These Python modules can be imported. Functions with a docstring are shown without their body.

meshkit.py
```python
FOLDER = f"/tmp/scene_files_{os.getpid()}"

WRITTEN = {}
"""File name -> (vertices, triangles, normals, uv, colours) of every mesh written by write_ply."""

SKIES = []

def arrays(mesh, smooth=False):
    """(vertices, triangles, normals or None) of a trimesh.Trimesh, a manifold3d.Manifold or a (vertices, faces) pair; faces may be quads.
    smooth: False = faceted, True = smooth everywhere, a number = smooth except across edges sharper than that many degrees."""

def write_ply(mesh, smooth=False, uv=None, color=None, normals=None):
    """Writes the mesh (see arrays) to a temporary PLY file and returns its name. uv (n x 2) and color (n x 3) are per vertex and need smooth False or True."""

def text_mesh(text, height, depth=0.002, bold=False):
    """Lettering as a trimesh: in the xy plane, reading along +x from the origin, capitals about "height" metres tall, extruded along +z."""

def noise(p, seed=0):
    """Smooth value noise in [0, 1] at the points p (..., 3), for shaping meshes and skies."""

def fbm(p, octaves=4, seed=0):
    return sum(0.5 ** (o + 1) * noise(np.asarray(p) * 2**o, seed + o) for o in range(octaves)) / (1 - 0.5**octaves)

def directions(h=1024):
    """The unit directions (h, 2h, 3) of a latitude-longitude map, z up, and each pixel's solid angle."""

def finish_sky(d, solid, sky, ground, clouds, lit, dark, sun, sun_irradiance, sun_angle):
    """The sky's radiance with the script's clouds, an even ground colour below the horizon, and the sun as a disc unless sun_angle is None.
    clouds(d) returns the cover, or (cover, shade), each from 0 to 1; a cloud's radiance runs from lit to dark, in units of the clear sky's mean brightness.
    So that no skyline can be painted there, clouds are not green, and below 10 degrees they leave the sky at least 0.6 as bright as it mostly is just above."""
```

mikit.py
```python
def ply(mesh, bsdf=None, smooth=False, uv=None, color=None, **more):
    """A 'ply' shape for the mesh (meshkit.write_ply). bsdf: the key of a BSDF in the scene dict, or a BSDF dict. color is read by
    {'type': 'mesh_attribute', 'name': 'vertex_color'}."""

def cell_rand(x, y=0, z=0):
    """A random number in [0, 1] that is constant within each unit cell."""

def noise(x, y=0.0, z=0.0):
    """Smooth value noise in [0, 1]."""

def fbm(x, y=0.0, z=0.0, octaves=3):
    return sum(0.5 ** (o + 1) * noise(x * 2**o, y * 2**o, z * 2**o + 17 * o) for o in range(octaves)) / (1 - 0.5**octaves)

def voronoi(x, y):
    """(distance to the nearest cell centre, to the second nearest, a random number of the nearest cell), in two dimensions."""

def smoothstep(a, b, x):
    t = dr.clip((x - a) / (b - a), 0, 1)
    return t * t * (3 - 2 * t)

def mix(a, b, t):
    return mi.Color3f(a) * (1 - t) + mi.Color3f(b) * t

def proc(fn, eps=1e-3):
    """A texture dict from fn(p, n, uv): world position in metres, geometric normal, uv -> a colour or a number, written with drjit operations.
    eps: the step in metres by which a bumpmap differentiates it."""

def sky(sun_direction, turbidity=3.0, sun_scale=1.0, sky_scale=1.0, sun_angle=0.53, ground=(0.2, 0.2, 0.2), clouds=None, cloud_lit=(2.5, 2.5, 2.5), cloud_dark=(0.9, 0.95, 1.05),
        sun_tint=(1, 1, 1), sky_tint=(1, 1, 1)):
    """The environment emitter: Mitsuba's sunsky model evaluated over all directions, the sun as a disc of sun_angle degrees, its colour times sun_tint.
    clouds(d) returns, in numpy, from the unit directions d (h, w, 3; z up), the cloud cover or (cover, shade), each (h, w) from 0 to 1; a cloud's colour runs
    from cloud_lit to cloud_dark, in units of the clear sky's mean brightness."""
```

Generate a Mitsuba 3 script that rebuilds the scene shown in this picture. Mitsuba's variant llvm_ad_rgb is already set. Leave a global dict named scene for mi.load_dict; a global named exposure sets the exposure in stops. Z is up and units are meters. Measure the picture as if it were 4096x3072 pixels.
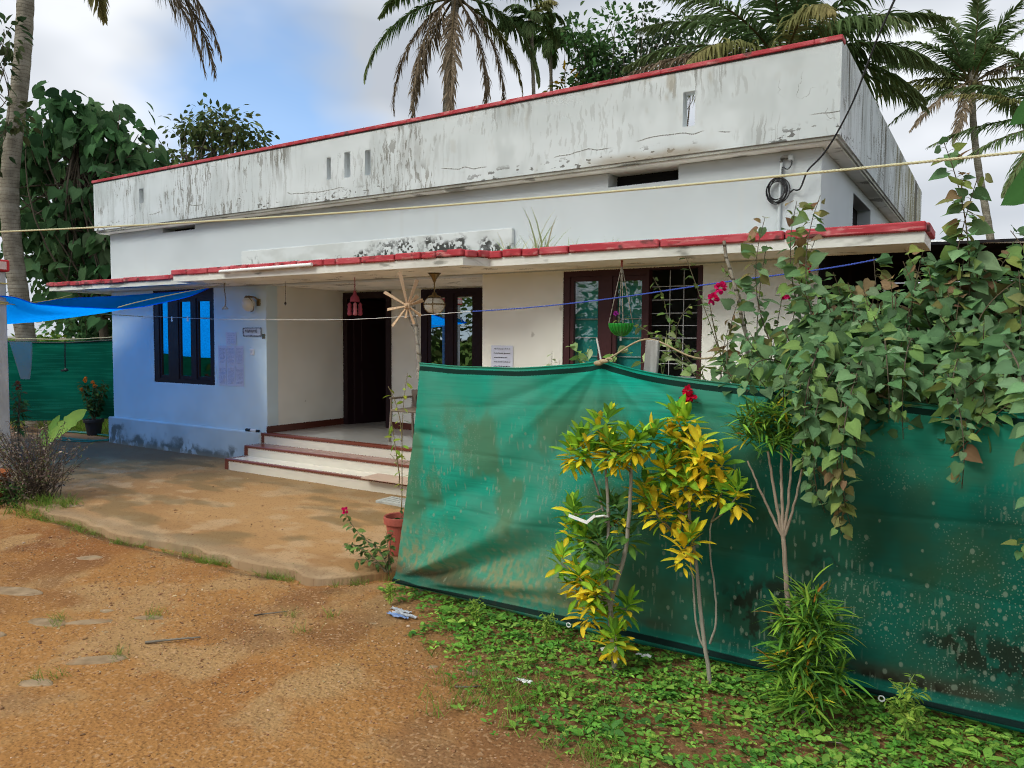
import math, random
import numpy as np, trimesh, drjit as dr, mitsuba as mi
import mikit, meshkit
from mikit import proc, noise, fbm, voronoi, smoothstep, mix, cell_rand
from shapely.geometry import Polygon, box as sbox
import shapely

# ---------------------------------------------------------------- camera, sky, exposure
scene, labels = {}, {}
T = mi.ScalarTransform4f
CAM = np.array([12.744, -7.269, 1.792])
FWD = np.array([-0.538, 0.841, -0.057])
UPV = np.array([-0.037, 0.044, 0.998])
scene['camera'] = {'type': 'perspective', 'fov': 67.88, 'fov_axis': 'x', 'near_clip': 0.05, 'far_clip': 3000.0,
                   'to_world': T().look_at(origin=CAM.tolist(), target=(CAM + FWD).tolist(), up=UPV.tolist())}
exposure = 2.66
SUN = (-0.30, -0.66, 0.69)


def clouds(d):
    z = np.clip(d[..., 2:3], 0.03, None)
    q = d * np.array([1, 1, 1.6])
    big = meshkit.fbm(q * 2.3 + 4.1, 5, seed=3)
    fine = meshkit.fbm(q * 6.5 + 1.7, 5, seed=9)
    hole = np.exp(-((d - np.array([-0.745, 0.615, 0.262])) ** 2).sum(-1) / 0.020)
    hole2 = np.exp(-((d - np.array([-0.36, 0.90, 0.34])) ** 2).sum(-1) / 0.02)
    f = 0.62 * big + 0.38 * fine
    cover = np.clip((f + 0.30 - 0.66 * hole - 0.12 * hole2 - 0.36) / 0.30, 0.12, 1)
    puff = np.exp(-((d - np.array([-0.83, 0.48, 0.27])) ** 2).sum(-1) / 0.03)
    grey = np.exp(-((d - np.array([-0.63, 0.68, 0.36])) ** 2).sum(-1) / 0.02)
    shade = np.clip((meshkit.fbm(q * 4.2 + 9.3, 4, seed=21) - 0.29) / 0.34 - 0.35 * puff + 0.45 * grey, 0, 1)
    return cover, shade


scene['sky'] = mikit.sky(SUN, turbidity=3, sun_scale=0.32, sun_angle=24, sun_tint=(.80, .98, 1.2), sky_scale=1.0, clouds=clouds,
                         cloud_lit=(1.80, 1.86, 1.95), cloud_dark=(1.0, 1.09, 1.21), ground=(0.16, 0.13, 0.09), sky_tint=(0.96, 1.0, 1.03))

# ---------------------------------------------------------------- helpers
used = {}


def num(name):
    n = used.get(name, 0)
    used[name] = n + 1
    return name if n == 0 else '%s_%03d' % (name, n)


def thing(name, label, cat, group=None, kind=None):
    key = num(name)
    d = {'label': label}
    if cat:
        d['category'] = cat
    if group:
        d['group'] = group
    if kind:
        d['kind'] = kind
    labels[key] = d
    return key


def part(parent, name, mesh, bsdf, smooth=False, color=None, uv=None, label=None, kind=None, **kw):
    key = num(parent + '__' + name)
    scene[key] = mikit.ply(mesh, bsdf, smooth, uv, color, **kw)
    if label or kind:
        labels[key] = {}
        if label:
            labels[key]['label'] = label
        if kind:
            labels[key]['kind'] = kind
    return key


def solo(name, mesh, bsdf, label, cat, group=None, kind=None, smooth=False, color=None, uv=None):
    key = thing(name, label, cat, group, kind)
    scene[key] = mikit.ply(mesh, bsdf, smooth, uv, color)
    return key


def cat(*ms):
    vs, fs, o = [], [], 0
    for m in ms:
        v, f = (m.vertices, m.faces) if hasattr(m, 'vertices') else m[:2]
        v, f = np.asarray(v, float), np.asarray(f, int)
        if len(f) and f.shape[1] == 4:
            f = np.vstack([f[:, [0, 1, 2]], f[:, [0, 2, 3]]])
        vs.append(v); fs.append(f + o); o += len(v)
    return np.vstack(vs), np.vstack(fs)


def box(x0, x1, y0, y1, z0, z1, b=0.0):
    lo, hi = np.array([x0, y0, z0], float), np.array([x1, y1, z1], float)
    if b <= 0:
        c = np.array([[i, j, k] for i in (0, 1) for j in (0, 1) for k in (0, 1)])
        v = lo + c * (hi - lo)
        f = np.array([[0, 1, 3], [0, 3, 2], [4, 6, 7], [4, 7, 5], [0, 4, 5], [0, 5, 1], [2, 3, 7], [2, 7, 6], [0, 2, 6], [0, 6, 4], [1, 5, 7], [1, 7, 3]])
        return v, f
    b = min(b, (hi - lo).min() * 0.45)
    pts = []
    for i in (0, 1):
        for j in (0, 1):
            for k in (0, 1):
                s = np.array([1 - 2 * i, 1 - 2 * j, 1 - 2 * k])
                p = lo + np.array([i, j, k]) * (hi - lo)
                for a in range(3):
                    q = s * b; q[a] = 0
                    pts.append(p + q)
    h = trimesh.convex.convex_hull(np.array(pts))
    return np.array(h.vertices), np.array(h.faces)


def obox(c, ax, ay, az, hx, hy, hz, b=0.0):
    v, f = box(-hx, hx, -hy, hy, -hz, hz, b)
    return np.asarray(c) + v[:, :1] * np.asarray(ax) + v[:, 1:2] * np.asarray(ay) + v[:, 2:] * np.asarray(az), f


def sheet_y(x0, x1, y, z0, z1):
    return np.array([[x0, y, z0], [x1, y, z0], [x1, y, z1], [x0, y, z1]]), np.array([[0, 1, 2], [0, 2, 3]])


def wall_y(poly, y0, y1):
    """polygon in (x, z) extruded along y"""
    out = []
    for g in getattr(poly, 'geoms', [poly]):
        m = trimesh.creation.extrude_polygon(g, y1 - y0, engine='earcut')
        v = np.array(m.vertices)
        out.append((np.stack([v[:, 0], y0 + v[:, 2], v[:, 1]], 1), np.array(m.faces)[:, ::-1]))
    return cat(*out)


def wall_x(poly, x0, x1):
    """polygon in (y, z) extruded along x"""
    out = []
    for g in getattr(poly, 'geoms', [poly]):
        m = trimesh.creation.extrude_polygon(g, x1 - x0, engine='earcut')
        v = np.array(m.vertices)
        out.append((np.stack([x0 + v[:, 2], v[:, 0], v[:, 1]], 1), np.array(m.faces)))
    return cat(*out)


def slab_z(poly, z0, z1):
    out = []
    for g in getattr(poly, 'geoms', [poly]):
        m = trimesh.creation.extrude_polygon(g, z1 - z0, engine='earcut')
        v = np.array(m.vertices); v[:, 2] += z0
        out.append((v, np.array(m.faces)))
    return cat(*out)


def tube(pts, rad, sides=6, cap=True):
    p = np.asarray(pts, float)
    n = len(p)
    rad = np.broadcast_to(np.asarray(rad, float), (n,))
    t = np.gradient(p, axis=0)
    t /= np.linalg.norm(t, axis=1, keepdims=True) + 1e-12
    m = t.mean(0)
    ref = np.array([0, 0, 1.0]) if abs(m[2]) < 0.8 * np.linalg.norm(m) + 1e-9 else np.array([1.0, 0.2, 0])
    a = np.cross(t, ref); a /= np.linalg.norm(a, axis=1, keepdims=True) + 1e-12
    b = np.cross(t, a)
    an = np.arange(sides) * 2 * np.pi / sides
    v = p[:, None] + rad[:, None, None] * (np.cos(an)[None, :, None] * a[:, None] + np.sin(an)[None, :, None] * b[:, None])
    i, j = np.meshgrid(np.arange(n - 1), np.arange(sides), indexing='ij')
    q = np.stack([i * sides + j, i * sides + (j + 1) % sides, (i + 1) * sides + (j + 1) % sides, (i + 1) * sides + j], -1).reshape(-1, 4)
    f = np.vstack([q[:, [0, 2, 1]], q[:, [0, 3, 2]]])
    v = v.reshape(-1, 3)
    if cap:
        v = np.vstack([v, p[:1], p[-1:]])
        k = np.arange(sides)
        f = np.vstack([f, np.stack([k * 0 + n * sides, k, (k + 1) % sides], 1), np.stack([k * 0 + n * sides + 1, (n - 1) * sides + (k + 1) % sides, (n - 1) * sides + k], 1)])
    return v, f


def spline(pts, n=12):
    from scipy.interpolate import CubicSpline
    p = np.asarray(pts, float)
    if len(p) == 2:
        return p[0] + np.linspace(0, 1, n)[:, None] * (p[1] - p[0])
    s = np.concatenate([[0], np.cumsum(np.linalg.norm(np.diff(p, axis=0), axis=1))])
    return CubicSpline(s, p)(np.linspace(0, s[-1], n))


def lathe(prof, c, sides=20):
    """profile (r, z) turned about the vertical through c"""
    pr = np.asarray(prof, float)
    an = np.arange(sides) * 2 * np.pi / sides
    v = np.stack([pr[:, None, 0] * np.cos(an), pr[:, None, 0] * np.sin(an), np.broadcast_to(pr[:, None, 1], (len(pr), sides))], -1).reshape(-1, 3) + np.asarray(c)
    i, j = np.meshgrid(np.arange(len(pr) - 1), np.arange(sides), indexing='ij')
    q = np.stack([i * sides + j, i * sides + (j + 1) % sides, (i + 1) * sides + (j + 1) % sides, (i + 1) * sides + j], -1).reshape(-1, 4)
    return v, np.vstack([q[:, [0, 1, 2]], q[:, [0, 2, 3]]])


def ball(c, r, sub=1):
    m = trimesh.creation.icosphere(subdivisions=sub)
    return np.array(m.vertices) * np.asarray(r) + np.asarray(c), np.array(m.faces)


def unit(v):
    v = np.asarray(v, float)
    return v / (np.linalg.norm(v, axis=-1, keepdims=True) + 1e-12)


# ---------------------------------------------------------------- materials
def two(b):
    return {'type': 'twosided', 'bsdf': b}


def plain(c, rough=0.6, spec=0.4, **kw):
    return two({'type': 'principled', 'base_color': {'type': 'rgb', 'value': list(c)}, 'roughness': rough, 'specular': spec, **kw})


def mat(name, b):
    scene[name] = b
    return name


def f_wall(p, n, uv):
    g = fbm(p.x * 0.9, p.z * 0.9, p.y * 0.9, 4)
    s = noise(p.x * 11 + p.y * 9, p.z * 0.8, 2.0)
    c = mix((0.52, 0.56, 0.585), (0.47, 0.51, 0.53), smoothstep(0.35, 0.75, g))
    c = mix(c, (0.5, 0.52, 0.52), 0.35 * smoothstep(0.62, 0.95, s) * smoothstep(0.4, 0.7, noise(p.x * 1.3, p.z * 2.0, 7.0)))
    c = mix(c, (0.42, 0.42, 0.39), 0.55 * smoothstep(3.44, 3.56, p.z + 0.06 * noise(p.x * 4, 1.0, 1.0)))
    return c


def f_cream(p, n, uv):
    g = fbm(p.x * 1.6, p.z * 1.6, p.y * 1.6, 4)
    c = mix((0.83, 0.815, 0.755), (0.76, 0.745, 0.68), smoothstep(0.3, 0.75, g))
    low = smoothstep(0.95, 0.40, p.z + 0.5 * fbm(p.x * 3, p.z * 3, p.y * 3, 3) - 0.15)
    c = mix(c, (0.44, 0.42, 0.36), 0.35 * low)
    sp = smoothstep(0.80, 0.86, fbm(p.x * 7, p.z * 7, p.y * 7, 3))
    return mix(c, (0.35, 0.32, 0.27), 0.6 * sp)


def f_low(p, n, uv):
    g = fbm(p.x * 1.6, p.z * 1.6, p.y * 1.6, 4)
    c = mix((0.62, 0.755, 0.82), (0.56, 0.69, 0.75), smoothstep(0.3, 0.75, g))  # blue light from the tarp partly put into this wall colour
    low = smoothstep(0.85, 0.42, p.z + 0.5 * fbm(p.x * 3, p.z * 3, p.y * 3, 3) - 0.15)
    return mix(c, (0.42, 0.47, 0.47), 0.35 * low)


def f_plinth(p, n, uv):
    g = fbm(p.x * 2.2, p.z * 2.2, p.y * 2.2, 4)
    c = mix((0.54, 0.63, 0.66), (0.44, 0.51, 0.53), smoothstep(0.3, 0.7, g))  # plinth base tinted blue too, standing in for light through the tarp
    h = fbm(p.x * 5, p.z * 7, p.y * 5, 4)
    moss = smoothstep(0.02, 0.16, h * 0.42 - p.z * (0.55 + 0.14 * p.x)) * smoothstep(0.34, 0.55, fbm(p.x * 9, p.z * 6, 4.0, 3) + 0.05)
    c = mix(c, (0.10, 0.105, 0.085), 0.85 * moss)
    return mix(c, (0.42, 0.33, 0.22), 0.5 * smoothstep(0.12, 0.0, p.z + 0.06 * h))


def f_parapet(p, n, uv):
    side = smoothstep(0.6, 0.8, dr.abs(n.x))
    a0 = dr.select(dr.abs(n.x) > 0.7, p.y, p.x)
    a = a0 + 0.035 * (noise(a0 * 3.0, p.z * 7.0, 4.0) - 0.5) + 0.012 * (noise(a0 * 9.0, p.z * 22.0, 6.0) - 0.5)
    dz = 4.36 - p.z
    g = fbm(a * 0.8, p.z * 1.4, 1.0, 4)
    c = mix((0.63, 0.67, 0.685), (0.55, 0.59, 0.60), smoothstep(0.35, 0.72, g))
    c = mix(c, (0.42, 0.455, 0.455), 0.5 * smoothstep(0.5, 0.75, fbm(a * 2.6, p.z * 1.7, 21.0, 4)))
    bed = smoothstep(0.42, 0.62, fbm(a * 0.75 + 3.0, p.z * 0.8, 1.0, 3))
    top = smoothstep(0.80, 0.0, dz + 0.5 * noise(a * 1.7, 3.0, 1.0))
    st = smoothstep(0.50, 0.72, fbm(a * 17, p.z * 2.0, 5.0, 4))
    dirt = 0.48 * st * bed * (0.35 + 0.65 * top)
    scrib = smoothstep(0.57, 0.68, fbm(a * 34, p.z * 7.5, 3.0, 3)) * smoothstep(0.44, 0.60, fbm(a * 1.6, p.z * 2.3, 2.0, 3))
    fine = smoothstep(0.62, 0.74, fbm(a * 60, p.z * 3.0, 13.0, 2)) * smoothstep(0.46, 0.64, fbm(a * 1.1 + 5, p.z * 1.6, 12.0, 3))
    k = noise(a0 * 2.3 + 0.7, 1.0, 9.0)
    run = smoothstep(0.70, 0.86, k) * smoothstep(0.95, 0.1, dz + 0.55 * noise(a * 13, p.z * 0.6, 1.0)) * smoothstep(0.42, 0.66, fbm(a * 26, p.z * 2.6, 6.0, 3))
    dirt = dr.minimum(1.0, dirt + 0.75 * scrib * (0.35 + .65 * bed) + 0.5 * fine + 0.85 * run)
    c = mix(c, (0.15, 0.14, 0.115), 0.80 * dirt)
    rust = smoothstep(0.58, 0.75, fbm(a * 8, p.z * 3.5, 11.0, 4)) * smoothstep(0.52, 0.68, fbm(a * 0.9 + 7, p.z * 1.2, 4.0, 2)) * smoothstep(6.0, 9.5, a0)
    c = mix(c, (0.30, 0.25, 0.16), 0.5 * rust)
    k1 = dr.abs(p.z - 3.70 - 0.07 * noise(a0 * 1.4, 1.0, 2.0) - 0.03 * noise(a0 * 9, 2.0, 1.0))
    ck = smoothstep(0.007, 0.002, k1) * smoothstep(0.58, 0.66, fbm(a0 * 1.9, 5.0, 1.0, 3))
    k2 = dr.abs(fbm(a * 4.6, p.z * 3.4, 31.0, 4) - 0.5)
    ck = dr.maximum(ck, smoothstep(0.010, 0.003, k2) * smoothstep(0.62, 0.74, fbm(a * 1.4 + 1, p.z * 1.6, 17.0, 2)) * smoothstep(.45, .6, noise(a * 7, p.z * 9, 3.0)))
    c = mix(c, (0.10, 0.095, 0.08), 0.85 * ck)
    blk = smoothstep(0.66, 0.70, fbm(a0 * 16, p.z * 34, 41.0, 3)) * smoothstep(0.16, 0.05, p.z - 3.585) * smoothstep(.5, .65, noise(a0 * 1.7, 2.0, 5.0))
    c = mix(c, (0.06, 0.055, 0.045), 0.8 * blk)
    foot = smoothstep(0.09, 0.0, p.z - 3.585 - 0.03 * noise(a0 * 9, 1.0, 1.0)) * smoothstep(8.9, 9.4, a0) * smoothstep(10.6, 10.2, a0)
    c = mix(c, (0.30, 0.25, 0.18), 0.75 * foot)
    warp = a0 + 0.25 * (noise(a0 * 1.3, p.z * 1.1, 2.0) - .5)
    grad = smoothstep(0.3, 6.5, a0)
    sd = smoothstep(0.60 - 0.22 * grad, 0.80 - 0.2 * grad, fbm(warp * 6.5, p.z * 0.75, 2.0, 5)) * (0.40 + 0.60 * smoothstep(0.9, 0.0, dz * (1.1 - grad) + .3 * noise(a0 * 4, 1.0, 1.0)))
    sd = dr.maximum(sd, 0.55 * grad * smoothstep(.35, .6, fbm(warp * 2, p.z * 2, 9.0, 4)))
    olive = mix((0.10, 0.095, 0.075), (0.19, 0.17, 0.06), smoothstep(1.5, 6.0, a0) * smoothstep(.35, .6, noise(a0 * 3, p.z * 2, 3.0)))
    return mix(c, olive, side * dr.clip(sd, 0, 0.9))


def f_band(p, n, uv):
    g = fbm(p.x * 3.5, p.z * 6, 1.0, 4)
    c = mix((0.61, 0.635, 0.64), (0.52, 0.54, 0.535), smoothstep(0.4, 0.75, g))
    hgt = 2.78 + 0.20 * smoothstep(4.9, 6.3, p.x) * smoothstep(8.2, 7.3, p.x)
    moss = smoothstep(0.10, -0.05, p.z - hgt + 0.5 * (fbm(p.x * 5, p.z * 6, 3.0, 4) - 0.42)) * smoothstep(0.44, 0.56, fbm(p.x * 30, p.z * 30, 6.0, 4))
    return mix(c, (0.025, 0.025, 0.022), 0.93 * moss)


def f_red(p, n, uv):
    g = fbm(p.x * 5 + p.y * 3, p.z * 16, p.y * 5, 4)
    c = mix((0.40, 0.030, 0.042), (0.50, 0.085, 0.10), smoothstep(0.35, 0.7, g))
    c = mix(c, (0.62, 0.26, 0.25), 0.55 * smoothstep(0.70, 0.78, fbm(p.x * 4.2, p.z * 60, 3.0, 3)))
    c = mix(c, (0.60, 0.30, 0.28), 0.55 * smoothstep(0.60, 0.75, fbm(p.x * 11, p.z * 30, p.y * 11 + 5, 4)))
    return mix(c, (0.08, 0.035, 0.03), 0.85 * smoothstep(0.60, 0.72, fbm(p.x * 7 + 4, p.z * 18, p.y * 7, 5)))


def f_soffit(p, n, uv):
    g = fbm(p.x * 2.4, p.y * 2.4, p.z * 4, 4)
    c = mix((0.72, 0.71, 0.66), (0.60, 0.59, 0.54), smoothstep(0.35, 0.7, g))
    return mix(c, (0.16, 0.155, 0.13), 0.7 * smoothstep(0.66, 0.78, fbm(p.x * 3.1, p.y * 5 + p.z * 9, 2.0, 4)))


def f_slabgrey(p, n, uv):
    g = fbm(p.x * 3.0 + p.y, p.y * 3.0, p.z * 9, 4)
    c = mix((0.40, 0.40, 0.36), (0.26, 0.255, 0.225), smoothstep(0.3, 0.7, g))
    return mix(c, (0.06, 0.058, 0.05), 0.85 * smoothstep(0.60, 0.70, fbm(p.x * 2.2 + 5, p.y * 4, p.z * 20, 4)))


mat('m_wall', two({'type': 'principled', 'base_color': proc(f_wall), 'roughness': 0.75, 'specular': 0.25}))
mat('m_cream', two({'type': 'principled', 'base_color': proc(f_cream), 'roughness': 0.7, 'specular': 0.25}))
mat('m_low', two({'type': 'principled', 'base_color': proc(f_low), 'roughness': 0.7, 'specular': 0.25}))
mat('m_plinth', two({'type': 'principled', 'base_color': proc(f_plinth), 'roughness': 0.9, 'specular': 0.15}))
mat('m_parapet', two({'type': 'principled', 'base_color': proc(f_parapet), 'roughness': 0.9, 'specular': 0.15}))
mat('m_band', two({'type': 'principled', 'base_color': proc(f_band), 'roughness': 0.95, 'specular': 0.1}))
mat('m_red', two({'type': 'principled', 'base_color': proc(f_red), 'roughness': 0.6, 'specular': 0.3}))
mat('m_soffit', two({'type': 'principled', 'base_color': proc(f_soffit), 'roughness': 0.9, 'specular': 0.15}))
mat('m_slabgrey', two({'type': 'principled', 'base_color': proc(f_slabgrey), 'roughness': 0.95, 'specular': 0.1}))
mat('m_mortar', plain((0.05, 0.04, 0.038), 0.95, 0.1))
mat('m_frame', plain((0.020, 0.008, 0.010), 0.45, 0.25))
mat('m_frame_red', plain((0.050, 0.014, 0.016), 0.45, 0.3))
mat('m_dark', plain((0.018, 0.017, 0.017), 0.9, 0.1))
mat('m_inner', plain((0.22, 0.21, 0.19), 0.9, 0.1))
mat('m_tile', plain((0.62, 0.57, 0.48), 0.16, 0.5))
mat('m_floortile', plain((0.30, 0.285, 0.265), 0.07, 0.7))
mat('m_maroon', plain((0.16, 0.045, 0.030), 0.16, 0.5))
mat('m_skirt', plain((0.085, 0.020, 0.012), 0.25, 0.5))
mat('m_glass', {'type': 'conductor', 'material': 'none', 'specular_reflectance': {'type': 'rgb', 'value': [0.46, 0.54, 0.56]}})
mat('m_clear', {'type': 'thindielectric', 'int_ior': 1.9})
mat('m_teal', plain((0.02, 0.30, 0.28), 0.8, 0.2))
mat('m_grille', plain((0.50, 0.50, 0.50), 0.5, 0.4))
mat('m_white', plain((0.78, 0.78, 0.77), 0.45, 0.4))
mat('m_black', plain((0.012, 0.012, 0.014), 0.5, 0.4))

# ---------------------------------------------------------------- the house
XR, YB, ZS = 11.348, 7.53, 3.53
house = thing('house', 'long single storey white house with red edged flat roof, porch steps and stained parapet', 'house')
left_window = sbox(1.19, 1.08, 2.75, 2.55)
vents = [sbox(1.49, 3.455, 2.32, ZS + .1), sbox(9.26, 3.385, 10.02, ZS + .1)]
up = sbox(0, 2.55, XR, ZS)
for q in vents:
    up = up.difference(q)
part(house, 'upper_wall', wall_y(up, 0.0, 0.22), 'm_wall')
for x0, x1, z0 in ((1.49, 2.32, 3.455), (9.26, 10.02, 3.385)):
    part(house, 'vent_opening', box(x0 - .02, x1 + .02, 0.225, 0.26, z0 - .02, ZS), 'm_dark', label='dark ventilation slot under the roof overhang')
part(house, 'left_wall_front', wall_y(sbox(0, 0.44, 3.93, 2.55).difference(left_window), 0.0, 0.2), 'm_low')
rwin_hole = sbox(8.74, 0.95, 10.29, 2.54)
part(house, 'right_wall_front', wall_y(sbox(7.68, 0, XR, 2.55).difference(rwin_hole), 0.0, 0.2), 'm_cream')
part(house, 'left_end_wall', box(0, 0.2, 0.22, YB, 0, ZS), 'm_wall')
part(house, 'back_wall', box(0.2, XR - .2, YB - .2, YB, 0, ZS), 'm_wall')
side = sbox(0.22, 0, YB, ZS).difference(sbox(1.75, 2.95, 3.05, 3.42)).difference(sbox(5.0, 2.95, 6.0, 3.42))
part(house, 'right_end_wall', wall_x(side, XR - .2, XR), 'm_wall')
for y0, y1 in ((1.75, 3.05), (5.0, 6.0)):
    part(house, 'side_vent', box(XR - .18, XR - .15, y0 - .02, y1 + .02, 2.93, 3.44), 'm_dark', label='dark boarded opening high in the end wall')
part(house, 'side_board', box(XR - .14, XR - .02, 1.76, 3.04, 2.95, 3.10), 'm_mortar')
part(house, 'porch_side_wall', box(3.73, 3.93, 0.2, 1.52, 0.44, 2.55), 'm_cream')
part(house, 'porch_end_wall', box(7.68, 7.88, 0.2, 1.52, 0.44, 2.55), 'm_cream')
door_hole, fw_hole = sbox(3.96, 0.44, 4.93, 2.52), sbox(5.53, 0.95, 6.62, 2.53)
part(house, 'porch_back_wall', wall_y(sbox(3.73, 0.44, 7.88, 2.55).difference(door_hole).difference(fw_hole), 1.52, 1.72), 'm_cream')
part(house, 'porch_ceiling', box(3.73, 7.88, 0.22, 1.72, 2.552, 2.60), 'm_soffit')
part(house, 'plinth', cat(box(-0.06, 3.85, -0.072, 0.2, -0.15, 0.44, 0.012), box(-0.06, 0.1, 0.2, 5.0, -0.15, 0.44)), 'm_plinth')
part(house, 'porch_floor', box(3.85, 7.9, -0.02, 1.75, -0.1, 0.436), 'm_floortile')
part(house, 'inner_floor', box(0.2, 11.1, 1.75, YB - .2, 0.2, 0.43), 'm_inner')
part(house, 'inner_wall', cat(box(3.0, 3.1, 1.75, 7.3, .43, 3.4), box(7.0, 7.1, 1.75, 7.3, .43, 3.4), box(0.2, 11.1, 4.6, 4.7, .43, 3.4), box(7.7, 11.1, 1.74, 1.8, .2, 3.4), box(.2, 3.7, 1.74, 1.8, .4, 3.4)), 'm_inner')
# skirting of dark granite
part(house, 'skirting', cat(box(3.925, 3.94, -0.012, 1.515, 0.437, 0.535), box(4.93, 7.68, 1.505, 1.525, 0.437, 0.535)), 'm_skirt')
# steps
steps = part(house, 'step', cat(box(3.85, 7.65, -0.035, 0.1, 0.0, 0.405), ), 'm_tile')
part(steps, 'nosing', cat(box(3.845, 7.66, -0.052, 0.06, 0.406, 0.442, 0.006), box(3.835, 3.90, -0.046, -0.02, 0.30, 0.405)), 'm_maroon')
s2 = part(house, 'step', box(3.85, 7.65, -0.32, -0.037, -0.12, 0.275), 'm_tile')
part(s2, 'nosing', cat(box(3.84, 7.66, -0.338, -0.28, 0.262, 0.295, 0.006), box(3.84, 7.66, -0.279, -0.037, 0.276, 0.291), box(3.835, 3.90, -0.331, -0.30, 0.155, 0.261)), 'm_maroon')
s3 = part(house, 'step', box(3.85, 7.65, -0.64, -0.322, -0.12, 0.132), 'm_tile')
part(s3, 'nosing', cat(box(3.84, 7.66, -0.658, -0.60, 0.119, 0.150, 0.006), box(3.84, 3.92, -0.599, -0.322, 0.133, 0.147), box(3.835, 3.90, -0.651, -0.62, 0.0, 0.118)), 'm_maroon')
part(s3, 'tread', box(3.92, 7.65, -0.599, -0.323, 0.133, 0.146), 'm_tile')


def window(parent, name, x0, x1, z0, z1, y, sashes, bsdf='m_frame', label=None, pane='m_glass'):
    w = part(parent, name, wall_y(sbox(x0, z0, x1, z1).difference(shapely.union_all([sbox(a - .045, c - .05, b + .045, d + .05) for a, b, c, d, k in sashes])), y, y + 0.09), bsdf, label=label)
    for a, b, c, d, k in sashes:
        if k == 'open':
            continue
        part(w, 'sash', wall_y(sbox(a - .043, c - .048, b + .043, d + .048).difference(sbox(a, c, b, d)), y + 0.012, y + 0.055), bsdf)
        part(w, 'pane', box(a - .01, b + .01, y + .030, y + .036, c - .01, d + .01) if pane == 'm_glass' else sheet_y(a - .01, b + .01, y + .033, c - .01, d + .01), pane)
    return w


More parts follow.
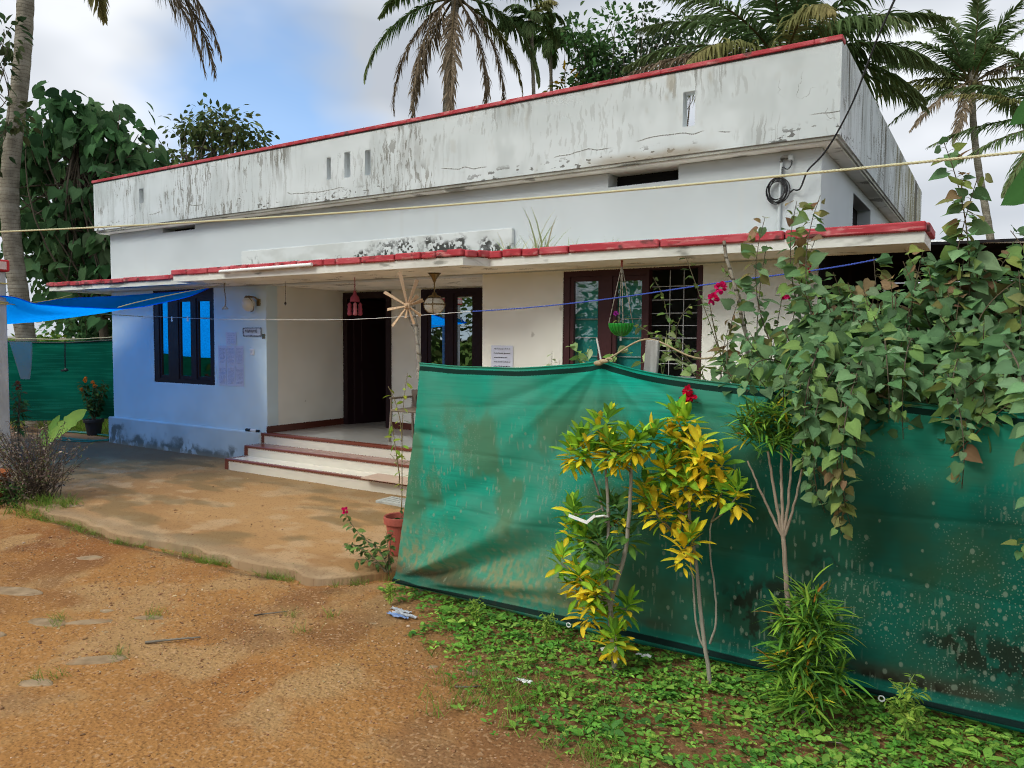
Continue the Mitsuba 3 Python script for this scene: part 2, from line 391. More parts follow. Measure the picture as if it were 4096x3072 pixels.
lw = window(house, 'window', 1.19, 2.75, 1.08, 2.55, 0.01, [(1.37, 1.55, 1.20, 2.38, 0), (1.88, 2.14, 1.20, 2.36, 0), (2.335, 2.62, 1.20, 2.36, 0)], label='dark framed three pane window on the blue lit wall')
part(house, 'curtain', box(1.2, 2.74, 0.15, 0.16, 1.08, 2.55), 'm_dark')
fw = window(house, 'window', 5.53, 6.62, 0.95, 2.53, 1.50, [(5.69, 5.96, 1.1, 2.41, 0), (6.17, 6.45, 1.1, 2.41, 0)], label='dark framed two pane window at the back of the porch')
part(house, 'window_back', box(5.54, 6.61, 1.66, 1.67, 0.95, 2.53), 'm_dark')
rw = window(house, 'window', 8.74, 10.29, 0.95, 2.54, 0.015, [(8.86, 9.15, 1.1, 2.43, 0), (9.36, 9.645, 1.1, 2.42, 0), (9.77, 10.19, 1.1, 2.47, 'open')], 'm_frame_red', pane='m_clear', label='maroon framed window with two closed sashes and one open grille')
for z in (2.35, 2.215, 2.08, 1.955, 1.83, 1.70, 1.57, 1.44, 1.31, 1.18):
    part(rw, 'grille_bar', box(9.73, 10.23, 0.088, 0.096, z - .0038, z + .0038), 'm_grille')
for x in (9.925, 10.07):
    part(rw, 'grille_bar', box(x - .0035, x + .0035, 0.079, 0.0875, 1.06, 2.51), 'm_grille')
for a, b in ((8.80, 9.20), (9.28, 9.70)):
    part(house, 'curtain', box(a, b, .16, .165, .96, 2.53), 'm_teal', label='teal curtain behind a closed sash')
    for z in (2.03, 1.83, 1.63):
        part(rw, 'inner_bar', box(a + .02, b - .02, .135, .143, z - .004, z + .004), 'm_grille')
# door
df = part(house, 'door_frame', wall_y(sbox(3.945, 0.437, 4.935, 2.525).difference(sbox(4.035, 0.40, 4.845, 2.43)), 1.49, 1.63), 'm_frame')
dl = part(house, 'door', obox((4.10, 2.02, 1.43), (0.17, 0.985, 0), (-0.985, 0.17, 0), (0, 0, 1), 0.40, 0.02, 0.99, 0.004), 'm_frame', label='dark maroon front door standing open')
part(dl, 'panel', obox((4.125, 2.02, 1.85), (0.17, 0.985, 0), (-0.985, 0.17, 0), (0, 0, 1), 0.26, 0.008, 0.42, 0.004), 'm_frame')
part(dl, 'panel', obox((4.125, 2.02, 0.95), (0.17, 0.985, 0), (-0.985, 0.17, 0), (0, 0, 1), 0.26, 0.008, 0.36, 0.004), 'm_frame')

# roof slab and parapet with slots
part(house, 'roof_slab', box(-0.135, XR + .135, -0.135, YB + .135, 3.535, 3.60), 'm_soffit')
part(house, 'roof_edge', cat(box(-.15, XR + .15, -.155, -.136, 3.55, 3.583), box(XR + .136, XR + .155, -.155, YB + .15, 3.55, 3.583)), 'm_slabgrey', label='weathered grey drip edge under the parapet')
par_front = sbox(-.17, 3.583, XR + .17, 4.36)
slots = [(1.15, 1.27, 3.80, 4.15), (5.335, 5.41, 3.85, 4.13), (5.65, 5.755, 3.84, 4.16), (6.005, 6.10, 3.83, 4.14), (10.115, 10.235, 3.84, 4.165)]
for a, b, c, d in slots:
    par_front = par_front.difference(sbox(a, c, b, d))
pp = part(house, 'parapet', wall_y(par_front, -.17, -.05), 'm_parapet', label='white parapet wall with black rain streaks and narrow slots')
part(pp, 'slot_infill', box(1.15, 1.27, -.158, -.06, 3.80, 3.93), 'm_parapet')
part(house, 'parapet_side', box(XR + .05, XR + .17, -.0495, YB + .17, 3.583, 4.395), 'm_parapet', label='blackened end parapet streaked with olive algae')
part(house, 'parapet_back', box(-.17, XR + .05, YB + .05, YB + .17, 3.583, 4.36), 'm_parapet')
part(house, 'parapet_left', box(-.17, -.05, -.05, YB + .05, 3.583, 4.36), 'm_parapet')
rng = np.random.default_rng(5)
cap = part(house, 'parapet_cap', box(-.185, XR + .165, -.178, -.04, 4.361, 4.372), 'm_mortar')
xx = -.19
while xx < XR + .17:
    L = min(rng.uniform(0.55, 1.5), XR + .178 - xx)
    part(cap, 'cap_course', box(xx, xx + L - .002, -.19 - rng.uniform(0, .003), -.035, 4.3725, 4.413 + rng.uniform(0, .003), 0.005), 'm_red')
    xx += L

# sunshades: three slabs, one canopy over the porch
can = Polygon([(3.11, 0.0), (3.11, -.90), (8.06, -.90), (8.21, -.64), (12.23, -.64), (12.23, 0.0)])
sh = part(house, 'sunshade', slab_z(can, 2.565, 2.652), 'm_soffit', label='cream concrete canopy over the porch with red brick edge')
shl = part(house, 'sunshade', slab_z(Polygon([(-0.97, 5.0), (-0.97, -.53), (3.108, -.53), (3.108, -.0005), (-.0005, -.0005), (-.0005, 5.0)]), 2.575, 2.645), 'm_soffit', label='lower concrete sunshade with red edge above the left window')


def edge_run(parent, p0, p1, z0, z1, cuts, seed):
    r = np.random.default_rng(seed)
    p0, p1 = np.array(p0, float), np.array(p1, float)
    L = np.linalg.norm(p1 - p0); d = (p1 - p0) / L; nrm = np.array([d[1], -d[0]])
    cs = [0.0] + [c for c in cuts if 0 < c < L] + [L]
    for a, b in zip(cs[:-1], cs[1:]):
        g0, g1 = (0.008 if a > 0 else 0), (0.008 if b < L else 0)
        m = p0 + d * (a + g0 + b - g1) / 2
        t = r.uniform(-.006, .006)
        c = np.array([m[0], m[1], (z0 + z1) / 2 + t])
        tw = r.uniform(-.004, .004)
        part(parent, 'edge_block', obox(c, (d[0], d[1], tw), (-nrm[0], -nrm[1], 0), (0, 0, 1), (b - a - g0 - g1) / 2, 0.055, (z1 - z0) / 2, 0.010), 'm_red')


edge_run(sh, (3.10, -.875), (8.06, -.875), 2.654, 2.725, [.35, .8, 1.25, 1.6, 2.1, 2.5, 2.95, 3.15, 3.55, 4.05, 4.42, 4.62], 1)
edge_run(sh, (8.06, -.875), (8.20, -.615), 2.654, 2.722, [.13], 2)
edge_run(sh, (8.20, -.615), (12.24, -.615), 2.650, 2.725, [.18, .42, .62, .96, 1.9, 3.0], 3)
edge_run(sh, (12.205, -.55), (12.205, 0.0), 2.650, 2.722, [], 4)
edge_run(shl, (-1.0, -.51), (3.10, -.51), 2.647, 2.715, [.25, .75, 1.1, 1.7, 2.3, 2.9, 3.5], 5)
part(sh, 'mortar_bed', cat(box(3.15, 8.03, -.90, -.83, 2.653, 2.69), box(8.25, 12.2, -.635, -.57, 2.653, 2.69)), 'm_mortar')
part(house, 'upstand', box(3.46, 8.11, -.05, -.0005, 2.60, 3.05, 0.006), 'm_band', label='mossy plaster upstand behind the canopy edge')
part(sh, 'fill', box(3.3, 8.0, -.80, -.06, 2.653, 2.70), 'm_slabgrey')
# ---------------------------------------------------------------- ground, yard
def yard_edge(x):
    x = np.asarray(x, float)
    e = -3.2 + 0.16 * (meshkit.fbm(np.stack([x * 0.9, x * 0, x * 0], -1), 3, seed=4) - 0.5) + 0.07 * (meshkit.noise(np.stack([x * 5, x * 0, x * 0], -1), seed=8) - 0.5)
    t = np.clip((x - 8.3) / 0.6, 0, 1)
    return e + 0.6 * t * t * (3 - 2 * t)


def ground_z(x, y):
    x, y = np.asarray(x, float), np.asarray(y, float)
    P = np.stack([x, y, x * 0], -1)
    z = -0.115 + 0.05 * (meshkit.fbm(P * 0.55, 3, seed=2) - 0.5) + 0.022 * (meshkit.fbm(P * 3.1, 3, seed=5) - 0.5) + 0.008 * (meshkit.noise(P * 13, seed=6) - 0.5)
    z = z - 0.035 * np.exp(-((y - yard_edge(x) + .04) / .05) ** 2) * ((x > 4) & (x < 8.9))
    return z - 0.05 * np.clip((y + 2.7) / 0.4, 0, 1)


def grid(xs, ys, zf):
    X, Y = np.meshgrid(xs, ys, indexing='ij')
    Z = zf(X, Y)
    v = np.stack([X, Y, Z], -1).reshape(-1, 3)
    n, m = X.shape
    i, j = np.meshgrid(np.arange(n - 1), np.arange(m - 1), indexing='ij')
    a = i * m + j
    f = np.stack([a, a + m, a + m + 1, a + 1], -1).reshape(-1, 4)
    return v, np.vstack([f[:, [0, 1, 2]], f[:, [0, 2, 3]]])


def f_ground(p, n, uv):
    a = fbm(p.x * 0.55, p.y * 0.55, 1.0, 4)
    b = fbm(p.x * 2.6, p.y * 2.6, 5.0, 4)
    c = mix((0.38, 0.187, 0.066), (0.29, 0.122, 0.043), smoothstep(0.40, 0.64, a))
    c = mix(c, (0.40, 0.235, 0.105), smoothstep(0.50, 0.72, b))
    c = mix(c, (0.20, 0.095, 0.046), 0.65 * smoothstep(0.56, 0.74, fbm(p.x * 1.3 + 4, p.y * 1.3, 8.0, 4)))
    gr = noise(p.x * 95, p.y * 95, 1.0)
    c = mix(c, (0.155, 0.07, 0.034), 0.55 * smoothstep(0.60, 0.92, gr))
    c = mix(c, (0.50, 0.31, 0.17), 0.55 * smoothstep(0.66, 0.93, noise(p.x * 62 + 9, p.y * 62, 4.0)))
    soil = smoothstep(8.6, 9.6, p.x + 0.9 * (b - 0.5) + 0.25 * (p.y + 3.2)) * smoothstep(-4.9, -3.6, p.y + 0.6 * (a - 0.5) + 0.4 * (p.x - 11))
    c = mix(c, mix((0.22, 0.115, 0.06), (0.15, 0.085, 0.045), b), 0.7 * soil)
    ed = smoothstep(0.14, 0.03, dr.abs(p.y + 3.26 + 0.25 * (a - 0.5))) * smoothstep(4.0, 4.8, p.x) * smoothstep(8.9, 8.2, p.x) * smoothstep(.3, .6, noise(p.x * 5, p.y * 5, 3.0))  # shadow in the edge crevice painted in, together with dark debris
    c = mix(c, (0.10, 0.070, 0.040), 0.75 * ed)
    far = smoothstep(16.0, 24.0, dr.sqrt(dr.square(p.x - 9) + dr.square(p.y)))
    far = dr.maximum(far, smoothstep(0.5, 1.2, p.y) * smoothstep(0.0, -0.8, p.x))
    return mix(c, (0.10, 0.14, 0.035), far)


def h_ground(p, n, uv):
    return 0.010 * fbm(p.x * 22, p.y * 22, 1.0, 3) + 0.006 * noise(p.x * 85, p.y * 85, 2.0)


def f_yard(p, n, uv):
    a = fbm(p.x * 0.7, p.y * 1.4, 3.0, 4)
    b = fbm(p.x * 3.2, p.y * 5.0, 6.0, 4)
    c = mix((0.455, 0.262, 0.118), (0.37, 0.205, 0.092), smoothstep(0.36, 0.66, a))
    c = mix(c, (0.52, 0.35, 0.20), 0.7 * smoothstep(0.48, 0.70, b))
    c = mix(c, (0.20, 0.145, 0.075), 0.65 * smoothstep(0.52, 0.70, fbm(p.x * 1.5 + 3, p.y * 3.2 + 1, 9.0, 4)))
    stain_shade = smoothstep(-1.3, -0.5, p.y + 0.65 * (a - 0.5) - 0.36 * (p.x - 2.2)) * smoothstep(4.4, 2.4, p.x + b)  # dark stained concrete by the wall, with tarp shade painted in
    c = mix(c, (0.25, 0.155, 0.095), 0.85 * stain_shade)
    stain_shade2 = smoothstep(0.16, 0.05, dr.abs(p.y + 1.55 + 0.25 * (p.x - 0.4) + 0.5 * (a - 0.5))) * smoothstep(3.0, 1.0, p.x)  # narrow dark strip slanting over the left of the yard
    c = mix(c, (0.075, 0.06, 0.055), 0.75 * stain_shade2)
    foot = smoothstep(-1.25, -0.75, p.y + 0.3 * (b - 0.5)) * smoothstep(3.5, 4.2, p.x)
    c = mix(c, (0.245, 0.175, 0.095), 0.6 * foot)
    lip = smoothstep(-2.85, -3.15, p.y + 0.2 * (b - 0.5))
    c = mix(c, (0.30, 0.235, 0.16), 0.55 * lip)
    gr = noise(p.x * 80, p.y * 80, 1.0)
    return mix(c, (0.19, 0.10, 0.05), 0.35 * smoothstep(0.62, 0.92, gr))


mat('m_ground', {'type': 'bumpmap', 'scale': 1.0, 'arbitrary': proc(h_ground, eps=0.004), 'bsdf': {'type': 'diffuse', 'reflectance': proc(f_ground)}})
mat('m_yard', {'type': 'bumpmap', 'scale': 0.6, 'arbitrary': proc(h_ground, eps=0.004), 'bsdf': {'type': 'diffuse', 'reflectance': proc(f_yard)}})
xs = np.concatenate([[-900, -400, -200, -110, -70, -45, -30, -22, -16], np.arange(-12, 5.5, .25), np.arange(5.5, 14.2, .06), np.arange(14.3, 20, .4), [24, 30, 40, 60, 100, 200, 400, 900]])
ys = np.concatenate([[-900, -400, -200, -100, -50, -30, -20, -14, -11], np.arange(-9, -6.2, .3), np.arange(-6.2, -2.2, .06), np.arange(-2.1, 3, .3), np.arange(3.5, 14, 1.0), [16, 20, 26, 35, 50, 80, 140, 260, 500, 900]])
scene['ground'] = mikit.ply(grid(xs, ys, ground_z), 'm_ground', True)
labels['ground'] = {'kind': 'structure', 'label': 'reddish brown laterite ground with gravel'}
# yard slab: columns in x, rows between ragged edge and house
yx = np.arange(-3.6, 14.0, .06)
ye = yard_edge(yx)
tt = np.concatenate([[0, 0, 0.006, .015, .03], np.linspace(.05, 1, 40)])
Yv = ye[:, None] + tt[None, :] * (0.25 - ye[:, None])
Xv = np.repeat(yx[:, None], len(tt), 1)
Pn = np.stack([Xv, Yv, Xv * 0], -1)
Zv = 0.0 + 0.018 * (meshkit.fbm(Pn * 1.3, 3, seed=12) - 0.5) + 0.006 * (meshkit.noise(Pn * 9, seed=13) - .5)
Zv[:, 0] = -0.2; Zv[:, 1] -= 0.022; Zv[:, 2] -= 0.008
Zv = Zv - 0.06 * np.clip((-0.5 - Yv) / 2.5, 0, 1)
n_, m_ = Xv.shape
i_, j_ = np.meshgrid(np.arange(n_ - 1), np.arange(m_ - 1), indexing='ij')
a_ = i_ * m_ + j_
yard_mesh = (np.stack([Xv, Yv, Zv], -1).reshape(-1, 3), np.vstack([np.stack([a_, a_ + m_, a_ + m_ + 1], -1).reshape(-1, 3), np.stack([a_, a_ + m_ + 1, a_ + 1], -1).reshape(-1, 3)]))
scene['yard'] = mikit.ply(yard_mesh, 'm_yard', 40)
labels['yard'] = {'kind': 'structure', 'label': 'dusty concrete yard in front of the house with broken edge'}

# ---------------------------------------------------------------- the big green shade net
NX = np.array([8.93, 9.18, 9.55, 9.96, 10.35, 10.58, 10.65, 10.72, 10.9, 11.11, 11.44, 12.0, 12.86, 13.6, 14.6])
NZ = np.array([1.615, 1.62, 1.605, 1.605, 1.63, 1.655, 1.672, 1.655, 1.615, 1.585, 1.555, 1.52, 1.46, 1.44, 1.44])


def net_top(x):
    from scipy.interpolate import PchipInterpolator
    return PchipInterpolator(NX, NZ)(x)


def make_net():
    nu, nv = 420, 130
    u = np.linspace(0, 1, nu) ** 1.0
    v = np.linspace(0, 1, nv)
    U, W = np.meshgrid(u, v, indexing='ij')
    x_bot = 8.955 + U * (14.6 - 8.955)
    x_top = 9.18 + U * (14.6 - 9.18)
    zt, zb = net_top(x_top), -0.055 + 0.012 * np.sin(x_bot * 2.2)
    bow = 0.03 * np.sin(np.pi * W) * np.exp(-U * 18)
    X = x_bot + (x_top - x_bot) * W + bow
    Z = zb + (zt - zb) * W
    P = np.stack([X, Z, X * 0], -1)
    d = 0.035 * np.sin(np.pi * W) * (meshkit.fbm(P * 0.9, 3, seed=31) - 0.5) * 2.4
    d += 0.010 * (meshkit.fbm(P * np.array([2.5, 7.0, 1]), 3, seed=33) - 0.5) * np.sin(np.pi * np.clip(W, 0, 1)) ** 0.5

    def ridge(x0, z0, x1, z1, w, amp, fade=1.0):
        L = math.hypot(x1 - x0, z1 - z0); dx, dz = (x1 - x0) / L, (z1 - z0) / L
        s = ((X - x0) * dx + (Z - z0) * dz) / L
        t = -(X - x0) * dz + (Z - z0) * dx
        ww = w * (0.35 + np.clip(s, 0, 1.3) * 0.9)
        return amp * np.exp(-(t / ww) ** 2) * np.clip(s * 4, 0, 1) * np.clip((1.15 - s) * 2.2, 0, 1)
    d -= ridge(8.96, -.02, 10.5, 0.80, .10, .075)
    d += ridge(8.96, -.03, 10.4, 0.46, .07, .060)
    d -= ridge(8.96, -.03, 10.6, 0.22, .06, .050)
    d += ridge(9.02, .45, 10.4, 1.10, .10, .030)
    d += ridge(9.12, 1.12, 9.5, 1.06, .05, .035)
    for k, (xx, zz) in enumerate([(9.6, 1.25), (9.9, 1.05), (10.25, .9), (10.6, .75), (10.95, .85), (11.3, 1.0), (11.7, 1.2)]):
        d += ridge(10.65, 1.665, xx, zz, .045, .018 * (-1) ** k)
    for k, z0 in enumerate([.62, 1.32, 0.98]):
        d += 0.006 * np.exp(-((Z - z0 - 0.03 * np.sin(X * 1.7 + k * 2) + (X - 9) * (.02 - .05 * (k == 1))) / .012) ** 2)
    hem = np.clip((0.06 - (Z - zb)) / 0.06, 0, 1)
    d -= 0.030 * np.sin(np.pi * hem)
    Y = -2.95 + d - 0.03 * (1 - W)
    vv = np.stack([X, Y, Z], -1).reshape(-1, 3)
    m = nv
    i, j = np.meshgrid(np.arange(nu - 1), np.arange(nv - 1), indexing='ij')
    a = i * m + j
    f = np.stack([a, a + m, a + m + 1, a + 1], -1).reshape(-1, 4)
    uv = np.stack([X, zt - Z], -1).reshape(-1, 2)
    return (vv, np.vstack([f[:, [0, 1, 2]], f[:, [0, 2, 3]]])), uv


def f_net(p, n, uv):
    top = uv.y
    g = fbm(p.x * 2.2, p.z * 2.2, 1.0, 4)
    wv = noise(p.x * 6, p.z * 130, 3.0)
    c = mix((0.016, 0.49, 0.36), (0.035, 0.39, 0.27), smoothstep(0.35, 0.68, g))
    c = mix(c, (0.040, 0.33, 0.215), 0.55 * smoothstep(0.15, 0.7, top + 0.25 * (g - .5)))  # backlit brightness of the top put into the colour, duller lower down
    c = mix(c, (0.02, 0.25, 0.18), 0.30 * smoothstep(0.4, 0.9, wv))
    c = mix(c, (0.20, 0.40, 0.31), 0.28 * smoothstep(.3, .7, fbm(p.x * 3.5, p.z * 5.0, 27.0, 4)))
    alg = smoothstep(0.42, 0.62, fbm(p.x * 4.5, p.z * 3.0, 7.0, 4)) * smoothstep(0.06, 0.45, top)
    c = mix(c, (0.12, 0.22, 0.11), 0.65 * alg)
    coat_shade = smoothstep(0.10, 0.55, top) * smoothstep(10.0, 11.7, p.x + .8 * (fbm(p.x * 1.3, p.z * 1.6, 19.0, 3) - .5))  # bush shade on the right put into the colour along with algae film
    c = mix(c, mix((0.008, 0.082, 0.058), (0.022, 0.070, 0.038), smoothstep(.4, .65, fbm(p.x * 3, p.z * 4, 23.0, 4))), 0.86 * coat_shade)
    lx = smoothstep(11.0, 10.0, p.x)
    mud = smoothstep(0.62, 0.02, p.z + 0.5 * (fbm(p.x * 2.2, p.z * 3, 2.0, 4) - 0.5)) * lx
    c = mix(c, (0.42, 0.35, 0.17), 0.85 * mud * (0.25 + 0.75 * smoothstep(0.30, 0.75, fbm(p.x * 34, p.z * 26, 4.0, 4))))
    brn = smoothstep(0.12, 0.02, dr.abs(p.z - 0.05)) * smoothstep(0.3, 0.6, fbm(p.x * 2, p.z * 6, 12.0, 3))
    c = mix(c, (0.085, 0.050, 0.033), 0.65 * brn)
    # black mould
    mk = dr.exp(-dr.square((p.x - 11.72) / .32) - dr.square((p.z - .30) / .20)) + dr.exp(-dr.square((p.x - 12.95) / .50) - dr.square((p.z - .30) / .16)) + .7 * dr.exp(-dr.square((p.x - 12.4) / .5) - dr.square((p.z - .02) / .10)) + .45 * dr.exp(-dr.square((p.x - 12.1) / .35) - dr.square((p.z - .62) / .12))
    mold = smoothstep(0.22, 0.62, mk * (0.35 + 1.1 * fbm(p.x * 5, p.z * 5, 5.0, 4))) * (0.25 + 0.75 * smoothstep(0.40, 0.60, fbm(p.x * 22, p.z * 16, 15.0, 5)))
    c = mix(c, (0.022, 0.020, 0.014), 0.82 * mold)
    # lichen dots and drips
    vx, vz = p.x * 21, p.z * 16
    d1, d2, k = voronoi(vx, vz)
    dens = 0.30 + 0.5 * smoothstep(.9, .2, p.z)
    dot = smoothstep(0.24, 0.12, d1 / (0.3 + 1.0 * k)) * smoothstep(1 - 0.42 * dens, 1 - 0.40 * dens, cell_rand(k * 9173, 3, 1))
    e1, e2, kk = voronoi(p.x * 46, p.z * 8.5)
    drip = smoothstep(0.30, 0.14, e1) * smoothstep(0.66, 0.70, kk) * smoothstep(0.40, 0.58, fbm(p.x * 1.7, p.z * 2.2, 3.0, 2))
    g1, g2, kg = voronoi(p.x * 95, p.z * 75)
    speck = smoothstep(0.34, 0.18, g1) * smoothstep(0.70, 0.74, kg) * smoothstep(0.44, 0.60, fbm(p.x * 2.3, p.z * 2.6, 14.0, 3))
    sp = dr.maximum(dr.maximum(dot * smoothstep(.16, .5, top), drip * .8 * smoothstep(.2, .6, top)), speck * smoothstep(.1, .5, top))
    c = mix(c, (0.34, 0.42, 0.32), 0.45 * sp * smoothstep(8.98, 9.1, p.x))
    hem = smoothstep(0.125, 0.10, p.z + .055 + .012 * noise(p.x * 2, 1.0, 1.0))
    c = mix(c, mix((0.006, 0.25, 0.19), (0.010, 0.15, 0.11), fbm(p.x * 2.5, p.z * 30, 7.0, 3)), 0.65 * hem)
    band = smoothstep(0.018, 0.021, top) * smoothstep(0.054, 0.051, top) + smoothstep(0.024, 0.030, p.z + .055) * smoothstep(0.058, 0.052, p.z + .055)
    return mix(c, (0.012, 0.014, 0.016), 0.90 * dr.clip(band, 0, 1))


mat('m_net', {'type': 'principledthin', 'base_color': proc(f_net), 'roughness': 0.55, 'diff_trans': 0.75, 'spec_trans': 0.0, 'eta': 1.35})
net = thing('shade_net', 'large stained green shade net stretched as a fence in front of the house', 'shade net')
nm, nuv = make_net()
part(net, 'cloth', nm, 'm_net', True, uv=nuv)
# ---------------------------------------------------------------- foliage kit
mat('m_leaf', {'type': 'principledthin', 'base_color': {'type': 'mesh_attribute', 'name': 'vertex_color'}, 'roughness': 0.5, 'diff_trans': 0.7, 'spec_trans': 0.0, 'eta': 1.4})
mat('m_stem', two({'type': 'principled', 'base_color': {'type': 'mesh_attribute', 'name': 'vertex_color'}, 'roughness': 0.8, 'specular': 0.2}))


def leaf_tpl(ts, ws, fold=0.18, droop=0.18, start=0.0, wave=0.0):
    """one leaf along +x, length 1: midrib plus two edges"""
    ts, ws = np.asarray(ts, float), np.asarray(ws, float)
    mid = np.stack([ts, ts * 0, -droop * ts ** 2], 1)
    ed = ts.copy(); ed[0] += start
    zz = fold * ws - droop * np.clip(ed, 0, 2) ** 2 + wave * np.sin(np.arange(len(ts)) * 2.4)
    lf, rt = np.stack([ed, ws, zz], 1), np.stack([ed, -ws, zz], 1)
    v = np.vstack([mid, lf, rt]); n = len(ts)
    f = []
    for i in range(n - 1):
        f += [[i, i + 1, n + i + 1], [i, n + i + 1, n + i], [i, 2 * n + i + 1, i + 1], [i, 2 * n + i, 2 * n + i + 1]]
    f = np.array(f)
    a = np.linalg.norm(np.cross(v[f[:, 1]] - v[f[:, 0]], v[f[:, 2]] - v[f[:, 0]]), axis=1)
    return v, f[a > 1e-9]


HEART = leaf_tpl([0.02, 0.16, 0.38, 0.62, 0.84, 1.0], [0.26, 0.40, 0.39, 0.26, 0.10, 0.0], 0.20, 0.22, -0.10)
HEARTS = leaf_tpl([0.0, 0.3, 0.68, 1.0], [0.24, 0.40, 0.24, 0.0], 0.20, 0.22, -0.08)
OVAL = leaf_tpl([0.0, 0.3, 0.65, 1.0], [0.0, 0.26, 0.22, 0.0], 0.22, 0.18)
OVAL2 = leaf_tpl([0.0, 0.45, 1.0], [0.0, 0.27, 0.0], 0.2, 0.15)
LANCE = leaf_tpl([0.0, 0.25, 0.52, 0.8, 1.0], [0.02, 0.135, 0.18, 0.125, 0.0], 0.28, 0.22)
STRAP = leaf_tpl([0.0, 0.25, 0.5, 0.75, 1.0], [0.02, 0.042, 0.048, 0.038, 0.0], 0.3, 0.35)
BLADE = leaf_tpl([0.0, 0.35, 0.7, 1.0], [0.022, 0.02, 0.013, 0.0], 0.2, 0.35)
ROUND = leaf_tpl([0.0, 0.35, 0.75, 1.0], [0.10, 0.42, 0.40, 0.12], 0.10, 0.10)
BIGLEAF = leaf_tpl([0.0, 0.12, 0.3, 0.5, 0.7, 0.88, 1.0], [0.05, 0.22, 0.33, 0.34, 0.27, 0.14, 0.0], 0.22, 0.35, 0, 0.012)


def leafset(tpl, P, D, S, C, rng, up=None, roll=0.5, midlight=1.12):
    """leaves of one template: positions P, directions D, lengths S, colours C -> (mesh, colours)"""
    P, D = np.atleast_2d(np.asarray(P, float)), unit(np.atleast_2d(np.asarray(D, float)))
    n = len(P)
    S = np.broadcast_to(np.asarray(S, float), (n,))
    C = np.broadcast_to(np.asarray(C, float), (n, 3))
    U = np.tile([0, 0, 1.0], (n, 1)) if up is None else np.broadcast_to(np.asarray(up, float), (n, 3))
    U = unit(U + rng.normal(0, roll, (n, 3)))
    y = np.cross(U, D); bad = np.linalg.norm(y, axis=1) < 1e-3
    y[bad] = np.cross([1.0, 0.3, 0.1], D[bad]); y = unit(y)
    z = np.cross(D, y)
    tv, tf = tpl
    v = P[:, None] + S[:, None, None] * (tv[None, :, :1] * D[:, None] + tv[None, :, 1:2] * y[:, None] + tv[None, :, 2:] * z[:, None])
    f = (np.arange(n) * len(tv))[:, None, None] + tf[None]
    k = (np.abs(tv[:, 1]) < 1e-9).astype(float)
    c = C[:, None] * (1 + (midlight - 1) * k)[None, :, None]
    return (v.reshape(-1, 3), f.reshape(-1, 3)), np.clip(c.reshape(-1, 3), 0, 1)


def join(*mc):
    m = cat(*[a for a, b in mc])
    return m, np.vstack([b for a, b in mc])


def tinted(m, c, rng=None, var=0.12):
    n = len(m[0])
    k = 1 + (rng.normal(0, var, (n, 1)) if rng is not None else 0)
    return m, np.clip(np.broadcast_to(np.asarray(c, float), (n, 3)) * k, 0, 1)


def pick(rng, n, cols, w=None, var=0.18):
    cols = np.asarray(cols, float)
    i = rng.choice(len(cols), n, p=None if w is None else np.asarray(w, float) / np.sum(w))
    return np.clip(cols[i] * (1 + rng.normal(0, var, (n, 1))) * (1 + rng.normal(0, 0.05, (n, 3))), 0.004, 0.95)


def rdir(rng, n):
    return unit(rng.normal(0, 1, (n, 3)))


def put_leaves(parent, mc, per, name='leaf', limit=300, stuff='foliage', keyfn=None):
    """leaves as single parts up to the limit (nearest to the camera first), the rest as one part"""
    (v, f), c = mc
    n = len(v) // per
    nf = len(f) // n
    vv, ff, cc = v.reshape(n, per, 3), f[:nf], c.reshape(n, per, 3)
    order = np.argsort(np.linalg.norm(vv.mean(1) - CAM, axis=1)) if keyfn is None else np.argsort(keyfn(vv.mean(1)))
    for i in order[:limit]:
        part(parent, name, (vv[i], ff), 'm_leaf', True, color=cc[i])
    rest = order[limit:]
    if len(rest):
        fr = (np.arange(len(rest)) * per)[:, None, None] + ff[None]
        part(parent, stuff, (vv[rest].reshape(-1, 3), fr.reshape(-1, 3)), 'm_leaf', True, color=cc[rest].reshape(-1, 3), kind='stuff')


RIGHT, AWAY = np.array([0.842, 0.539, 0.0]), np.array([-0.539, 0.842, 0.0])
GREENS = [(0.055, 0.125, 0.030), (0.075, 0.155, 0.040), (0.040, 0.095, 0.028)]


def f_bark(p, n, uv):
    ring = noise(p.z * 9.0 + 0.5 * noise(p.x * 3, p.y * 3, 1.0), 1.0, 2.0)
    fine = dr.abs(dr.sin(p.z * 42.0 + 3.0 * noise(p.x * 5, p.y * 5, p.z * 3)))
    g = fbm(p.x * 9, p.y * 9, p.z * 5, 3)
    c = mix((0.30, 0.265, 0.215), (0.20, 0.175, 0.14), smoothstep(0.3, 0.7, g))
    c = mix(c, (0.085, 0.07, 0.055), 0.75 * smoothstep(0.25, 0.05, fine))
    return mix(c, (0.36, 0.33, 0.28), 0.4 * smoothstep(0.6, 0.8, ring))


def h_bark(p, n, uv):
    return 0.012 * smoothstep(0.0, 0.35, dr.abs(dr.sin(p.z * 42.0 + 3.0 * noise(p.x * 5, p.y * 5, p.z * 3)))) + 0.006 * fbm(p.x * 20, p.y * 20, p.z * 16, 2)


mat('m_bark', two({'type': 'bumpmap', 'scale': 1.0, 'arbitrary': proc(h_bark, eps=0.006), 'bsdf': {'type': 'diffuse', 'reflectance': proc(f_bark)}}))
mat('m_nut', plain((0.10, 0.085, 0.03), 0.5, 0.3))


